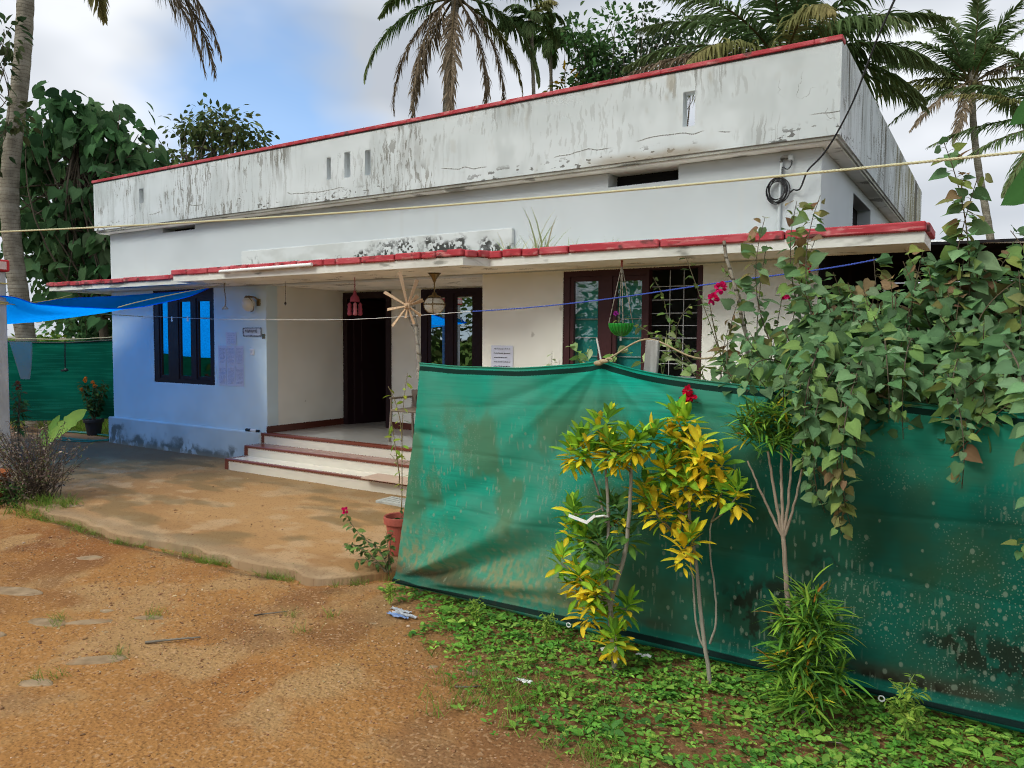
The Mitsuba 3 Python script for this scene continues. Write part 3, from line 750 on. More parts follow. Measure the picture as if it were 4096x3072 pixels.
def frond(base, hdir, el, L, droop, hang, leaflet, npair, cols, rng, p=1.0, width=0.045, dead=False, gaps=0.0, twist=0.0):
    n = 16
    s = np.linspace(0, 1, n)
    th = math.radians(el) - math.radians(droop) * s ** p
    hd = np.asarray(hdir, float)
    sd = np.cross(hd, [0, 0, 1.0])
    yaw = twist * s ** 2
    ds = L / (n - 1)
    dirs = np.cos(th)[:, None] * (np.cos(yaw)[:, None] * hd + np.sin(yaw)[:, None] * sd) + np.sin(th)[:, None] * np.array([0, 0, 1.0])
    pts = np.asarray(base, float) + np.vstack([[0, 0, 0], np.cumsum(dirs[:-1] * ds, axis=0)])
    rad = L * (0.0085 * (1 - s) + 0.0016)
    rc = (0.16, 0.13, 0.06) if not dead else (0.17, 0.125, 0.075)
    out = [tinted(tube(pts, rad, 5, False), rc)]
    t = np.linspace(0.13, 1.0, npair)
    idx = np.concatenate([t, t]); sgn = np.concatenate([np.ones(npair), -np.ones(npair)])
    keep = rng.random(len(idx)) > gaps
    idx, sgn = idx[keep], sgn[keep]
    P = np.stack([np.interp(idx, s, pts[:, k]) for k in range(3)], 1)
    Tn = unit(np.stack([np.interp(idx, s, dirs[:, k]) for k in range(3)], 1))
    N = unit(np.cross(np.cross(Tn, [0, 0, 1.0]) + 1e-6, Tn))
    B = np.cross(Tn, N)
    m = len(idx)
    fwd = 0.45 + 0.75 * idx
    D0 = unit(Tn * fwd[:, None] + B * sgn[:, None] * (1.05 - 0.5 * idx)[:, None] + N * 0.18 + rng.normal(0, 0.15, (m, 3)))
    ln = leaflet * np.clip(np.sin(np.pi * np.clip(0.17 + 0.80 * idx, 0, 1)), 0.12, 1) ** 0.75 * rng.uniform(0.7, 1.12, m)
    h = np.broadcast_to(hang, (m,)) * rng.uniform(0.75, 1.25, m)
    down = np.array([0, 0, -1.0])
    K = 4
    cur, d = P.copy(), D0.copy()
    cl = [cur]
    for k in range(K - 1):
        d = unit(d + down * (h * (0.35 + 0.35 * k))[:, None] + (rng.normal(0, 0.16, (m, 3)) if dead else 0))
        cur = cur + d * (ln / (K - 1))[:, None]
        cl.append(cur)
    cl = np.stack(cl, 1)
    wv = unit(np.cross(D0, N) + rng.normal(0, 0.25, (m, 3)))
    wd = width * 1.35 * np.array([0.55, 1.0, 0.75, 0.02]) * (0.85 if dead else 1.0)
    v = np.stack([cl - wv[:, None] * wd[None, :, None] / 2, cl + wv[:, None] * wd[None, :, None] / 2], 2)
    q = []
    for k in range(K - 1):
        a = 2 * k
        q += [[a, a + 1, a + 3], [a, a + 3, a + 2]]
    f = (np.arange(m) * 2 * K)[:, None, None] + np.array(q)[None]
    col = np.asarray(cols, float)
    c0 = col[0][None] * (1 - idx[:, None] ** 2) + col[1][None] * idx[:, None] ** 2
    c = np.repeat(np.clip(c0 * (1 + rng.normal(0, 0.15, (m, 1))), 0.01, 1)[:, None], 2 * K, 1)
    out.append(((v.reshape(-1, 3), f.reshape(-1, 3)), c.reshape(-1, 3)))
    return join(*out)


PG, PY, PD = [(0.10, 0.170, 0.065), (0.17, 0.21, 0.095)], [(0.18, 0.20, 0.075), (0.30, 0.25, 0.11)], [(0.23, 0.175, 0.125), (0.27, 0.21, 0.15)]


def palm(label, trunk, r0, r1, fronds, seed, group=None, leaflet=0.85, npair=62, width=0.05, nuts=0, name='coconut_palm'):
    rng = np.random.default_rng(seed)
    k = thing(name, label, 'palm tree', group)
    tp = spline(trunk, 60)
    s = np.linspace(0, 1, 60)
    rr = r0 + (r1 - r0) * s ** 0.7 + 0.006 * np.sin(s * 170 * np.linalg.norm(tp[-1] - tp[0]) / 10)
    part(k, 'trunk', tube(tp, rr, 14), 'm_bark', True)
    top = tp[-1]
    if fronds:
        part(k, 'crown_shaft', tube([top - [0, 0, .25], top + [0, 0, .15], top + [0, 0, .5]], [r1 * 1.3, r1 * 1.7, r1 * .5], 10), 'm_bark', True)
    for fr in fronds:
        az, el, L, dp, hang, kind = fr[:6]
        a = math.radians(az)
        hd = RIGHT * math.cos(a) + AWAY * math.sin(a)
        cols = {'g': PG, 'y': PY, 'd': PD}[kind]
        j = rng.normal(0, .05, 3)
        part(k, 'frond', *(lambda mc: (mc[0], 'm_leaf', True, mc[1]))(frond(top + hd * .12 + j, hd, el, L, dp, hang, leaflet * (fr[6] if len(fr) > 6 else 1), int(npair * 1.25), cols, rng, width=width, dead=kind == 'd', gaps=0.08 if kind != 'd' else .12, twist=rng.normal(0, .25))))
    for i in range(nuts):
        a = rng.uniform(0, 6.28)
        c = top + np.array([math.cos(a) * .32, math.sin(a) * .32, -.25 + rng.uniform(-.2, .1)])
        part(k, 'coconut', ball(c, (.11, .11, .14), 2), 'm_nut', True)
    return k


def rand_fronds(rng, n, L, els=(80, -45), dead=0.12):
    out = []
    for i in range(n):
        q = i / max(n - 1, 1)
        el = els[0] + (els[1] - els[0]) * q ** 1.15 + rng.normal(0, 6)
        kind = 'd' if q > 1 - dead else ('y' if rng.random() < 0.25 + 0.3 * q else 'g')
        out.append(((i * 137.5 + rng.normal(0, 12)) % 360, el, L * rng.uniform(.85, 1.1) * (0.75 if q < .15 else 1), 70 + 35 * q + rng.normal(0, 10), 0.35 + 0.55 * q + rng.normal(0, .08), kind))
    return out


def crown_tree(label, trunk, r0, r1, blobs, per, size, tpl, cols, seed, name='tree', group=None, limb=14, droop=0.35, single=0, spread=.42, cat_='tree', bark=(0.13, 0.105, 0.08), wts=None, out=0.8, crown='crown'):
    """blobs: (centre, radii, clusters)"""
    rng = np.random.default_rng(seed)
    k = thing(name, label, cat_, group)
    tp = spline(trunk, 14)
    wood = [tinted(tube(tp, np.linspace(r0, r1, 14), 8), bark, rng)]
    P, D, C = [], [], []
    for c, r, n in blobs:
        c, r = np.array(c, float), np.array(r, float)
        cc = c + rdir(rng, n) * r * (rng.random((n, 1)) ** 0.45)
        tint = pick(rng, n, cols, wts, 0.20)
        for i in range(n):
            m = max(3, int(per * rng.uniform(.6, 1.4)))
            off = rng.normal(0, 1, (m, 3)) * size * spread * 2.2 * np.array([1, 1, .75])
            P.append(cc[i] + off)
            D.append(unit(off) * 0.8 + unit(cc[i] - c + 1e-6) * out * 0.5 + rng.normal(0, .35, (m, 3)) + np.array([0, 0, -droop]))
            C.append(np.clip(tint[i] * (1 + rng.normal(0, .14, (m, 1))), .005, .9))
        for i in rng.choice(n, min(limb, n), replace=False):
            st = tp[int(rng.integers(5, 14))]
            mid = st * .45 + cc[i] * .55 + rng.normal(0, .08, 3) * np.linalg.norm(cc[i] - st) - np.array([0, 0, .06 * np.linalg.norm(cc[i] - st)])
            wood.append(tinted(tube(spline([st, mid, cc[i]], 8), np.linspace(r1 * .55, size * .03, 8), 5, False), bark, rng))
    part(k, 'trunk', *(lambda mc: (mc[0], 'm_stem', True, mc[1]))(join(*wood)))
    P, D, C = np.vstack(P), np.vstack(D), np.vstack(C)
    mc = leafset(tpl, P, D, size * rng.uniform(.7, 1.2, len(P)), C, rng, roll=.6)
    if single:
        put_leaves(k, mc, len(tpl[0]), 'leaf', single, crown)
    else:
        part(k, crown, mc[0], 'm_leaf', True, color=mc[1], kind='stuff')
    return k


# ---------------------------------------------------------------- palms and trees around the house
R_ = np.random.default_rng(77)
palm('tall coconut palm with bare ringed trunk at the left end, dead fronds hanging above', [(-4.30, .78, -.2), (-4.51, .72, 1.72), (-4.72, .67, 3.03), (-4.92, .68, 4.97), (-4.83, .87, 6.92), (-4.78, 1.03, 8.87), (-4.81, 1.18, 11.0)], .205, .155,
     [(24, -4, 5.0, 80, .9, 'd'), (18, -10, 4.9, 74, .95, 'd'), (60, 60, 4.5, 60, .5, 'g'), (130, 60, 4.5, 70, .5, 'g'), (200, 55, 4.5, 70, .5, 'g'), (275, 65, 4.5, 60, .5, 'g'), (335, 62, 4.5, 60, .5, 'g'), (170, 30, 4.4, 80, .6, 'y'), (100, 25, 4.4, 80, .6, 'y'), (240, 35, 4.4, 85, .6, 'y'), (28, 2, 5.0, 84, .9, 'd')], 1, leaflet=.95, npair=80, width=.045)
palm('coconut palm behind the roof with long dry fronds hanging straight down round its trunk', [(-2.9, 12.75, -.2), (-2.87, 12.81, 6.88), (-2.85, 13.0, 9.2), (-2.85, 13.09, 10.67), (-2.75, 13.25, 12.4), (-2.70, 13.3, 13.0)], .17, .13,
     [(182, -10, 4.3, 74, .75, 'g'), (190, -38, 4.4, 56, .9, 'd'), (215, -52, 4.4, 40, .95, 'd'), (340, -55, 4.2, 42, .95, 'd'), (4, -8, 4.1, 78, .75, 'g'), (12, -24, 3.8, 64, .85, 'y'), (355, -46, 4.0, 50, .9, 'd'), (265, -60, 4.5, 30, .95, 'd'), (150, -45, 4.4, 48, .9, 'd'),
      (30, 40, 4.3, 70, .5, 'g'), (90, 55, 4.3, 60, .5, 'g'), (140, 40, 4.3, 70, .5, 'g'), (200, 50, 4.3, 70, .5, 'g'), (260, 45, 4.3, 70, .5, 'g'), (320, 50, 4.3, 70, .5, 'g')], 2, leaflet=.80, npair=84, width=.05)
ar0 = [(0, 60, 1.9, 120, .55, 'g'), (45, 72, 2.0, 105, .5, 'g'), (95, 50, 1.9, 110, .5, 'g'), (150, 68, 2.0, 115, .5, 'g'), (185, 52, 2.0, 120, .55, 'g'), (230, 66, 2.0, 115, .5, 'g'), (280, 45, 1.9, 120, .55, 'g'), (320, 70, 2.0, 110, .5, 'y'), (20, 20, 1.7, 100, .7, 'g'), (200, 10, 1.7, 95, .7, 'g'), (265, 0, 1.6, 85, .8, 'g')]
ar = [(a, e, L * .66, d + 12, h + .25, k_) for a, e, L, d, h, k_ in ar0]
palm('slim areca palm behind the roof, the left and lighter of the pair', [(-.8, 15.3, -.2), (-.83, 15.32, 7.1), (-.98, 15.43, 10.1), (-1.14, 15.46, 12.55)], .075, .062, ar, 3, 'areca palms behind the roof', .52, 30, .07, name='areca_palm')
palm('slim areca palm behind the roof with darker drooping fronds, right of the pair', [(-1.35, 17.3, -.2), (-1.37, 17.38, 7.5), (-1.5, 17.53, 11.0), (-1.62, 17.6, 12.85)], .075, .062,
     [(a, e, L * .62, d + 12, h + .2, k_) for a, e, L, d, h, k_ in [(10, 40, 1.9, 120, .7, 'g'), (60, 65, 2.0, 110, .6, 'g'), (120, 50, 2.0, 110, .6, 'g'), (170, 45, 1.9, 120, .7, 'g'), (220, 60, 2.0, 115, .6, 'g'), (290, 55, 2.0, 115, .6, 'g'), (340, -10, 1.7, 75, .8, 'g'), (200, -15, 1.7, 70, .8, 'g'), (260, -25, 1.6, 60, .9, 'g'), (80, -10, 1.6, 75, .8, 'g')]], 4, 'areca palms behind the roof', .50, 30, .07, name='areca_palm')
big = [(180, 18, 4.9, 45, .55, 'd', 1), (172, 34, 5.2, 62, .55, 'g', 1.1), (195, 8, 5.0, 52, .6, 'g', 1.1), (160, 52, 5.2, 66, .5, 'g', 1.1), (205, 48, 5.2, 72, .5, 'g', 1.1), (186, 2, 4.8, 55, .65, 'y', 1.1), (215, 20, 4.8, 70, .6, 'y', 1.1), (0, 30, 5.2, 58, .6, 'g', 1.2), (8, 14, 5.2, 48, .65, 'g', 1.2), (350, 44, 5.2, 62, .55, 'g', 1.1), (20, 52, 5.3, 60, .5, 'g', 1.1), (355, 4, 4.6, 48, .7, 'g', 1.1), (340, 24, 4.9, 70, .6, 'g', 1.1), (325, 58, 5.0, 60, .5, 'g', 1.1), (60, 66, 5.0, 50, .5, 'g', 1.1), (120, 62, 5.0, 55, .5, 'g', 1.1), (90, 38, 5.0, 60, .5, 'g', 1.1), (240, 64, 5.0, 55, .5, 'g', 1.1), (280, 70, 5.0, 50, .5, 'g', 1.1), (265, 40, 4.6, 85, .6, 'y', 1.1), (150, 20, 4.9, 55, .6, 'g', 1.1), (30, 22, 4.9, 55, .6, 'g', 1.1), (300, 34, 4.6, 80, .6, 'g', 1.1)]
palm('broad full crowned coconut palm rising directly behind the right part of the roof', [(7.4, 15.8, -.2), (7.4, 15.78, 6.3), (7.25, 15.85, 8.6), (7.17, 15.88, 9.75)], .17, .14, [(a, e, L * .9, d, h + .22, k_, q) for a, e, L, d, h, k_, q in big], 5, leaflet=1.02, npair=78, width=.055, nuts=5)
palm('slender coconut palm with nuts against the open sky at the right', [(12.9, 33.1, -.2), (12.56, 33.09, 2.7), (12.26, 33.13, 6.2), (11.78, 33.0, 8.9), (11.35, 32.94, 12.0), (11.28, 33.0, 13.5)], .19, .13,
     [(178, 6, 4.3, 28, .7, 'y', .9), (186, 30, 4.2, 52, .6, 'g'), (200, -22, 4.3, 30, .75, 'd', .9), (228, -48, 3.6, 22, .8, 'd', .9), (165, 18, 4.0, 50, .65, 'y'), (2, 40, 4.5, 62, .75, 'd', 1.1), (350, 30, 4.3, 55, .7, 'd'), (10, 62, 4.0, 40, .5, 'g'), (95, 78, 4.0, 30, .4, 'g'), (140, 72, 4.0, 40, .4, 'g'), (200, 70, 3.8, 50, .45, 'g'), (250, 82, 3.9, 30, .4, 'g'), (300, 74, 3.9, 40, .4, 'g'), (40, 70, 4.0, 40, .4, 'g'), (150, 45, 4.2, 60, .55, 'g'), (330, 5, 4.2, 40, .7, 'y'), (20, -5, 4.2, 45, .7, 'g'), (265, 50, 4.0, 70, .5, 'g'), (80, 40, 4.0, 60, .5, 'g'), (190, 50, 4.1, 62, .5, 'g'), (170, -8, 3.8, 40, .7, 'g')], 6, leaflet=.82, npair=64, width=.06, nuts=8)
palm('coconut palm at the right edge whose fronds reach in from outside', [(15.2, 25.9, -.2), (14.9, 25.6, 5.0), (14.5, 25.4, 9.4)], .17, .14,
     [(182, 28, 4.6, 40, .6, 'y'), (176, 8, 4.6, 38, .65, 'g'), (190, -6, 4.4, 30, .7, 'g'), (200, -24, 4.3, 36, .75, 'g'), (170, 45, 4.6, 60, .55, 'g'), (215, -40, 4.2, 30, .8, 'y'), (195, 60, 4.4, 60, .5, 'g'), (90, 60, 4.4, 60, .5, 'g'), (270, 55, 4.4, 60, .5, 'g'), (0, 50, 4.4, 60, .5, 'g'), (330, 20, 4.4, 60, .5, 'g'), (30, 20, 4.4, 60, .5, 'g'), (240, 20, 4.4, 70, .6, 'y')], 7, leaflet=.85, npair=64, width=.055)

DK = [(0.070, 0.155, 0.065), (0.098, 0.205, 0.085), (0.135, 0.245, 0.11), (0.052, 0.115, 0.052)]
crown_tree('large leaved tree with hanging heart shaped leaves beyond the left end of the house', [(-4.7, 2.6, -.2), (-4.75, 2.5, 2.0), (-4.9, 2.3, 4.2), (-4.95, 2.1, 6.2)], .13, .05,
           [((-4.95, 2.1, 6.5), (.55, .8, .9), 17), ((-5.75, 1.5, 6.0), (.7, .8, .95), 22), ((-4.2, 2.5, 6.15), (.55, .8, .85), 17), ((-6.5, 1.1, 5.2), (.7, .8, 1.2), 16), ((-3.9, 2.8, 5.0), (.75, .8, .95), 22), ((-3.3, 3.1, 4.6), (.5, .7, .6), 12), ((-4.9, 2.2, 4.7), (.95, .9, .9), 26), ((-5.8, 1.6, 3.9), (.8, .8, .9), 17), ((-4.1, 2.6, 3.6), (.75, .8, .9), 20), ((-3.4, 2.9, 3.6), (.45, .7, .9), 13), ((-4.9, 2.1, 3.0), (.8, .8, .6), 12), ((-4.0, 2.6, 2.5), (.6, .7, .7), 10)],
           11, .33, HEART, DK, 11, single=280, droop=1.25, spread=.30, out=.5, name='broadleaf_tree')
crown_tree('airy umbrella shaped tree rising beyond the left part of the roof', [(-10.3, 9.2, -.2), (-10.3, 9.25, 4.5), (-10.2, 9.4, 7.0), (-10.1, 9.5, 8.2)], .16, .06,
           [((-10.04, 9.58, 9.0), (1.25, 1.0, .42), 34), ((-9.2, 10.1, 8.55), (.65, .8, .42), 18), ((-10.9, 9.0, 8.75), (.6, .8, .32), 14), ((-11.2, 8.8, 7.75), (.9, .8, .5), 18), ((-10.3, 9.3, 7.8), (.5, .8, .45), 9), ((-12.2, 8.2, 7.2), (.9, .8, .7), 18), ((-11, 8.9, 6.6), (1.4, .8, .7), 26)],
           17, .24, OVAL, [(0.12, 0.155, 0.06), (0.09, 0.13, 0.05), (0.16, 0.18, 0.075), (0.07, 0.10, 0.042)], 12, droop=.5, spread=.5)
crown_tree('light green tree with upright twigs behind the middle of the roof', [(.3, 17.5, -.2), (.2, 17.4, 7.0), (0.15, 17.4, 10.0), (.1, 17.4, 11.6)], .14, .05,
           [((.05, 17.4, 12.1), (.7, .8, .75), 26), ((-.35, 17.2, 12.7), (.42, .6, .5), 11), ((.5, 17.7, 11.4), (.6, .7, .75), 22), ((.05, 17.3, 10.8), (.6, .7, .7), 20), ((1.05, 17.9, 12.2), (.4, .6, .65), 8), ((.75, 17.8, 13.0), (.3, .5, .35), 5), ((1.1, 18, 10.9), (.4, .6, .6), 10)],
           15, .24, OVAL, [(0.085, 0.175, 0.06), (0.12, 0.215, 0.075), (0.06, 0.125, 0.045)], 13, droop=.15, spread=.5)
crown_tree('dark small leaved tree behind the roof between the areca palms and the broad palm', [(1.9, 18.6, -.2), (1.8, 18.5, 7.0), (1.75, 18.5, 10.0), (1.8, 18.5, 11.8)], .15, .05,
           [((1.9, 18.6, 12.4), (.65, .8, .75), 24), ((2.6, 19.0, 12.0), (.6, .8, .9), 24), ((1.35, 18.2, 11.4), (.5, .7, .7), 17), ((2.2, 18.8, 11.0), (.8, .8, .7), 24), ((1.6, 18.4, 13.2), (.35, .5, .35), 6), ((3.3, 19.4, 11.6), (.7, .8, .9), 22), ((3.0, 19.2, 13.0), (.4, .5, .4), 7)],
           15, .20, OVAL, [(0.05, 0.088, 0.042), (0.07, 0.11, 0.05), (0.038, 0.065, 0.033)], 14, droop=.2, spread=.55)
crown_tree('small croton with orange yellow leaves showing just over the red roof edge', [(-.6, 16.9, -.2), (-.6, 16.9, 8.0), (-.55, 16.9, 10.2)], .06, .03, [((-.5, 16.9, 10.55), (.28, .3, .42), 12)], 12, .30, LANCE, [(0.42, 0.25, 0.02), (0.30, 0.24, 0.03), (0.10, 0.14, 0.03)], 15, name='croton_tree', spread=.4, limb=5)
crown_tree('sparse twiggy tree with small leaf rosettes at the far left edge', [(-4.9, -.3, -.2), (-4.7, -.25, 3.0), (-4.35, -.1, 5.2), (-4.1, .15, 7.3)], .08, .02, [((-4.05, .24, 7.75), (.3, .3, .35), 6), ((-4.3, .1, 7.0), (.35, .3, .35), 6), ((-3.95, .25, 6.2), (.4, .3, .35), 6), ((-4.4, 0, 5.6), (.45, .3, .5), 7)], 10, .2, OVAL, [(0.05, 0.085, 0.04), (0.09, 0.12, 0.05)], 16, spread=.3, limb=7)
for i, (c, r, n, cl, lab, sz) in enumerate([
        ((-6.2, 2.9, 1.6), (1.0, .8, 1.7), 60, DK, 'dark leafy shrub behind the far green net, beside the coconut trunk', .2),
        ((-4.6, 4.4, 1.6), (1.2, .8, 1.9), 70, [(0.05, 0.10, 0.03), (0.035, 0.075, 0.025), (0.10, 0.15, 0.04)], 'leafy shrub behind the far green net, next to the house corner', .18),
        ((-2.6, 5.6, 1.6), (1.3, .8, 2.1), 70, DK, 'dark shrub behind the house corner', .2),
        ((-8.0, 5.5, 2.2), (2.6, 1.2, 3.0), 130, [(0.03, 0.06, 0.022), (0.045, 0.08, 0.028)], 'tall dense dark thicket furthest behind the far green net', .28),
        ((-4.2, 7.5, 2.4), (2.6, 1.2, 3.2), 130, [(0.03, 0.06, 0.022), (0.04, 0.075, 0.03)], 'tall dense dark thicket behind the large leaved tree', .28),
        ((-9.6, 4.2, 5.2), (2.2, 1.2, 3.0), 150, [(0.045, 0.085, 0.032), (0.06, 0.11, 0.042)], 'tall dark tree mass behind the bare coconut trunk', .26),
        ((-7.0, 3.8, 3.2), (1.7, 1.0, 2.6), 110, DK, 'dark tall shrub filling the gap right of the coconut trunk', .26),
        ((-5.4, 4.6, 3.2), (1.4, 1.0, 2.6), 100, DK, 'dark tall shrub beneath the large leaved tree', .26),
        ((-6.15, 1.9, 1.55), (.85, .5, .55), 34, [(0.24, 0.34, 0.05), (0.18, 0.28, 0.05), (0.14, 0.24, 0.04)], 'bright yellow green shrub just above the far green net', .15)]):
    crown_tree(lab, [(c[0], c[1], -.2), (c[0], c[1], c[2])], .06, .03, [(c, r, n)], 16, sz, OVAL, cl, 30 + i, name='shrub', cat_='shrub', spread=.6, limb=10, crown='foliage')
for i, (c, r, n, lab) in enumerate([((-4.8, -5.2, 1.9), (1.1, 2.2, 2.0), 150, 'dense hedge shrub outside the frame, mirrored in the left window'), ((-3.6, -8.6, 1.9), (1.8, 1.6, 2.1), 150, 'dense hedge shrub outside the frame, mirrored in the porch window'), ((0.2, -10.2, 1.9), (2.4, 1.2, 2.2), 150, 'dense hedge shrub outside the frame across the drive'), ((4.6, -11.2, 1.7), (2.4, 1.2, 2.0), 130, 'dense hedge shrub outside the frame further along the drive')]):
    crown_tree(lab, [(c[0], c[1], -.2), (c[0], c[1], 2.0)], .08, .04, [(c, r, n)], 16, .26, OVAL, [(0.06, 0.11, 0.03), (0.11, 0.15, 0.04), (0.04, 0.07, 0.02)], 60 + i, name='hedge_shrub', cat_='hedge', spread=.6, limb=12, crown='foliage')
# ---------------------------------------------------------------- the bush leaning over the net
BC = [(0.135, 0.245, 0.115), (0.180, 0.300, 0.150), (0.100, 0.195, 0.085), (0.20, 0.32, 0.10)]
YC = [(0.21, 0.20, 0.08), (0.25, 0.16, 0.09), (0.22, 0.27, 0.08)]


def make_bush():
    rng = np.random.default_rng(101)
    k = thing('leafy_bush', 'big sprawling bush with heart shaped grey green leaves leaning over the shade net', 'bush')
    wood, P, D, S, C = [], [], [], [], []
    base = np.array([12.4, -2.25, -.1])

    def shoot(pts, r0, step, size, young=0.15, tip_young=True, start=.35, dens=1.0):
        p = spline(pts, 26)
        wood.append(tinted(tube(p, np.linspace(r0, .002, 26), 5, False), (0.105, 0.085, 0.06) if r0 > .005 else (.12, .085, .055), rng))
        L = np.linalg.norm(np.diff(p, axis=0), axis=1).sum()
        n = max(4, int(L * (1 - start) / step * dens))
        t = start + (1 - start) * (np.arange(n) + rng.random(n) * .5) / n
        q = np.stack([np.interp(t, np.linspace(0, 1, 26), p[:, j]) for j in range(3)], 1)
        tg = unit(np.stack([np.interp(t, np.linspace(0, 1, 26), np.gradient(p, axis=0)[:, j]) for j in range(3)], 1))
        side = unit(np.cross(tg, rdir(rng, n)))
        d = unit(side + tg * .3 + np.array([0, -.2, -.38]) + rng.normal(0, .42, (n, 3)))
        pet = size * .28
        P.append(q + unit(side + [0, 0, .2]) * pet); D.append(d)
        S.append(size * rng.uniform(.5, 1.25, n) * (1 - .35 * np.clip((t - .75) / .25, 0, 1)))
        c = pick(rng, n, BC, None, .16)
        yo = (rng.random(n) < young) | ((t > .88) & (rng.random(n) < .6) & tip_young)
        c[yo] = pick(rng, int(yo.sum()), YC, None, .2)
        C.append(c)
        for a, b, h in zip(q, P[-1], t):
            if rng.random() < .5:
                wood.append(tinted(tube([a, (a + b) / 2 + [0, 0, .004], b], .0014, 3, False), (.14, .13, .06)))
    tops = [(11.46, -2.3, 2.58), (11.66, -2.34, 2.66), (11.80, -2.36, 2.68), (11.76, -2.28, 2.42), (12.1, -2.32, 2.30), (12.32, -2.29, 2.2), (12.0, -2.38, 2.12), (11.33, -2.34, 2.1), (11.28, -2.41, 1.9), (11.2, -2.25, 1.75), (12.46, -2.65, 2.84), (12.62, -2.65, 2.66), (12.38, -2.6, 2.3), (12.77, -2.56, 2.26), (12.81, -2.67, 2.16), (12.57, -2.62, 2.28), (13.1, -2.6, 2.3), (13.4, -2.4, 2.4)]
    for t in tops:
        t = np.array(t)
        m = base * .35 + t * .65 + np.array([0, 0, -.22]) + rng.normal(0, .06, 3)
        shoot([base + rng.normal(0, .08, 3) * [1, 1, 0], base * .75 + m * .25 + [0, 0, .5], m, t], .012, .030, .118, .03, dens=1.6)
    hang = [(12.15, -3.17, .86), (12.10, -3.14, .82), (12.02, -3.14, .92), (11.97, -3.12, 1.02), (11.95, -3.16, 1.10), (12.12, -3.13, 1.00), (12.0, -3.2, 1.1), (11.95, -3.16, 1.22), (11.9, -3.2, 1.30), (12.16, -3.13, 1.20), (12.36, -3.08, 1.32), (12.62, -3.18, 1.12), (12.85, -3.18, .82), (12.06, -3.21, 1.36), (11.80, -3.15, 1.47), (11.60, -3.12, 1.50), (12.56, -3.19, 1.44), (12.3, -3.12, 1.42), (13.2, -3.0, 1.3)]
    for t in hang:
        t = np.array(t)
        over = np.array([t[0] + .15 * (12.3 - t[0]) + rng.normal(0, .05), -2.78 + rng.normal(0, .08), 1.66 + rng.uniform(0, .2)])
        mid = np.array([t[0] * .8 + over[0] * .2, min(t[1] - .02, -3.08) - .04, max(over[2] - .12, t[2] + .12)])
        shoot([base + [0, 0, .2], base * .5 + over * .5 + [0, .1, .35], over, mid, t], .009, .029, .092, .02, tip_young=rng.random() < .2, start=.50, dens=1.2)
    # sprawling mass
    blobs = [((11.5, -2.62, 1.72), (.34, .28, .20), 14), ((11.85, -2.6, 1.84), (.40, .34, .26), 24), ((12.3, -2.6, 1.84), (.42, .40, .30), 26), ((12.75, -2.62, 1.84), (.42, .42, .34), 28), ((13.2, -2.5, 1.9), (.45, .4, .38), 26), ((12.1, -2.97, 1.58), (.42, .14, .13), 16), ((12.7, -2.97, 1.58), (.48, .14, .15), 18), ((11.6, -2.92, 1.60), (.32, .12, .10), 14), ((12.0, -2.45, 2.05), (.45, .3, .20), 18), ((12.55, -2.45, 2.15), (.5, .35, .22), 22), ((13.0, -2.4, 2.25), (.45, .35, .2), 18)]
    for c, r, n in blobs:
        for i in range(n):
            e = np.array(c) + rdir(rng, 1)[0] * np.array(r) * rng.random() ** .35
            s0 = base * .25 + np.array(c) * .75 + rng.normal(0, .1, 3)
            shoot([s0, (s0 + e) / 2 + rng.normal(0, .04, 3) + [0, 0, .03], e], .005, .026, .092, .015, tip_young=rng.random() < .12, start=.25)
    part(k, 'branches', *(lambda mc: (mc[0], 'm_stem', True, mc[1]))(join(*wood)))
    P, D, S, C = np.vstack(P), np.vstack(D), np.concatenate(S), np.vstack(C)
    mc = leafset(HEART, P, D, S, C, rng, up=(0, -.55, .75), roll=.45, midlight=1.2)
    put_leaves(k, mc, len(HEART[0]), 'leaf', 300, 'foliage', keyfn=lambda q: q[:, 1] + 50 * (q[:, 0] > 13.0))


make_bush()


# ---------------------------------------------------------------- crotons
def rosette(rng, c, n, size, axis=(0, 0, 1), long=.13):
    """leaves spiralling up one shoot: drooping at its foot, ascending at its tip"""
    a = np.arange(n) * 2.4 + rng.uniform(0, 6)
    t = (np.arange(n) + .5) / n
    ax = unit(np.asarray(axis, float) + rng.normal(0, .22, 3))
    e1 = unit(np.cross(ax, [.3, .9, .1])); e2 = np.cross(ax, e1)
    tilt = np.radians(14 + 106 * t ** .9 + rng.normal(0, 13, n))
    d = np.sin(tilt)[:, None] * (np.cos(a)[:, None] * e1 + np.sin(a)[:, None] * e2) + np.cos(tilt)[:, None] * ax
    p = np.asarray(c) + ax * ((.45 - t) * long)[:, None] + d * .010
    return p, d, size * (0.62 + .5 * np.sin(np.pi * np.clip(t * .85 + .12, 0, 1))) * rng.uniform(.75, 1.2, n), t


CG = [(0.20, 0.38, 0.035), (0.32, 0.50, 0.045), (0.12, 0.27, 0.035)]
CY = [(0.70, 0.48, 0.025), (0.76, 0.55, 0.04), (0.58, 0.44, 0.03)]
CDK = [(0.07, 0.16, 0.04), (0.10, 0.21, 0.04)]


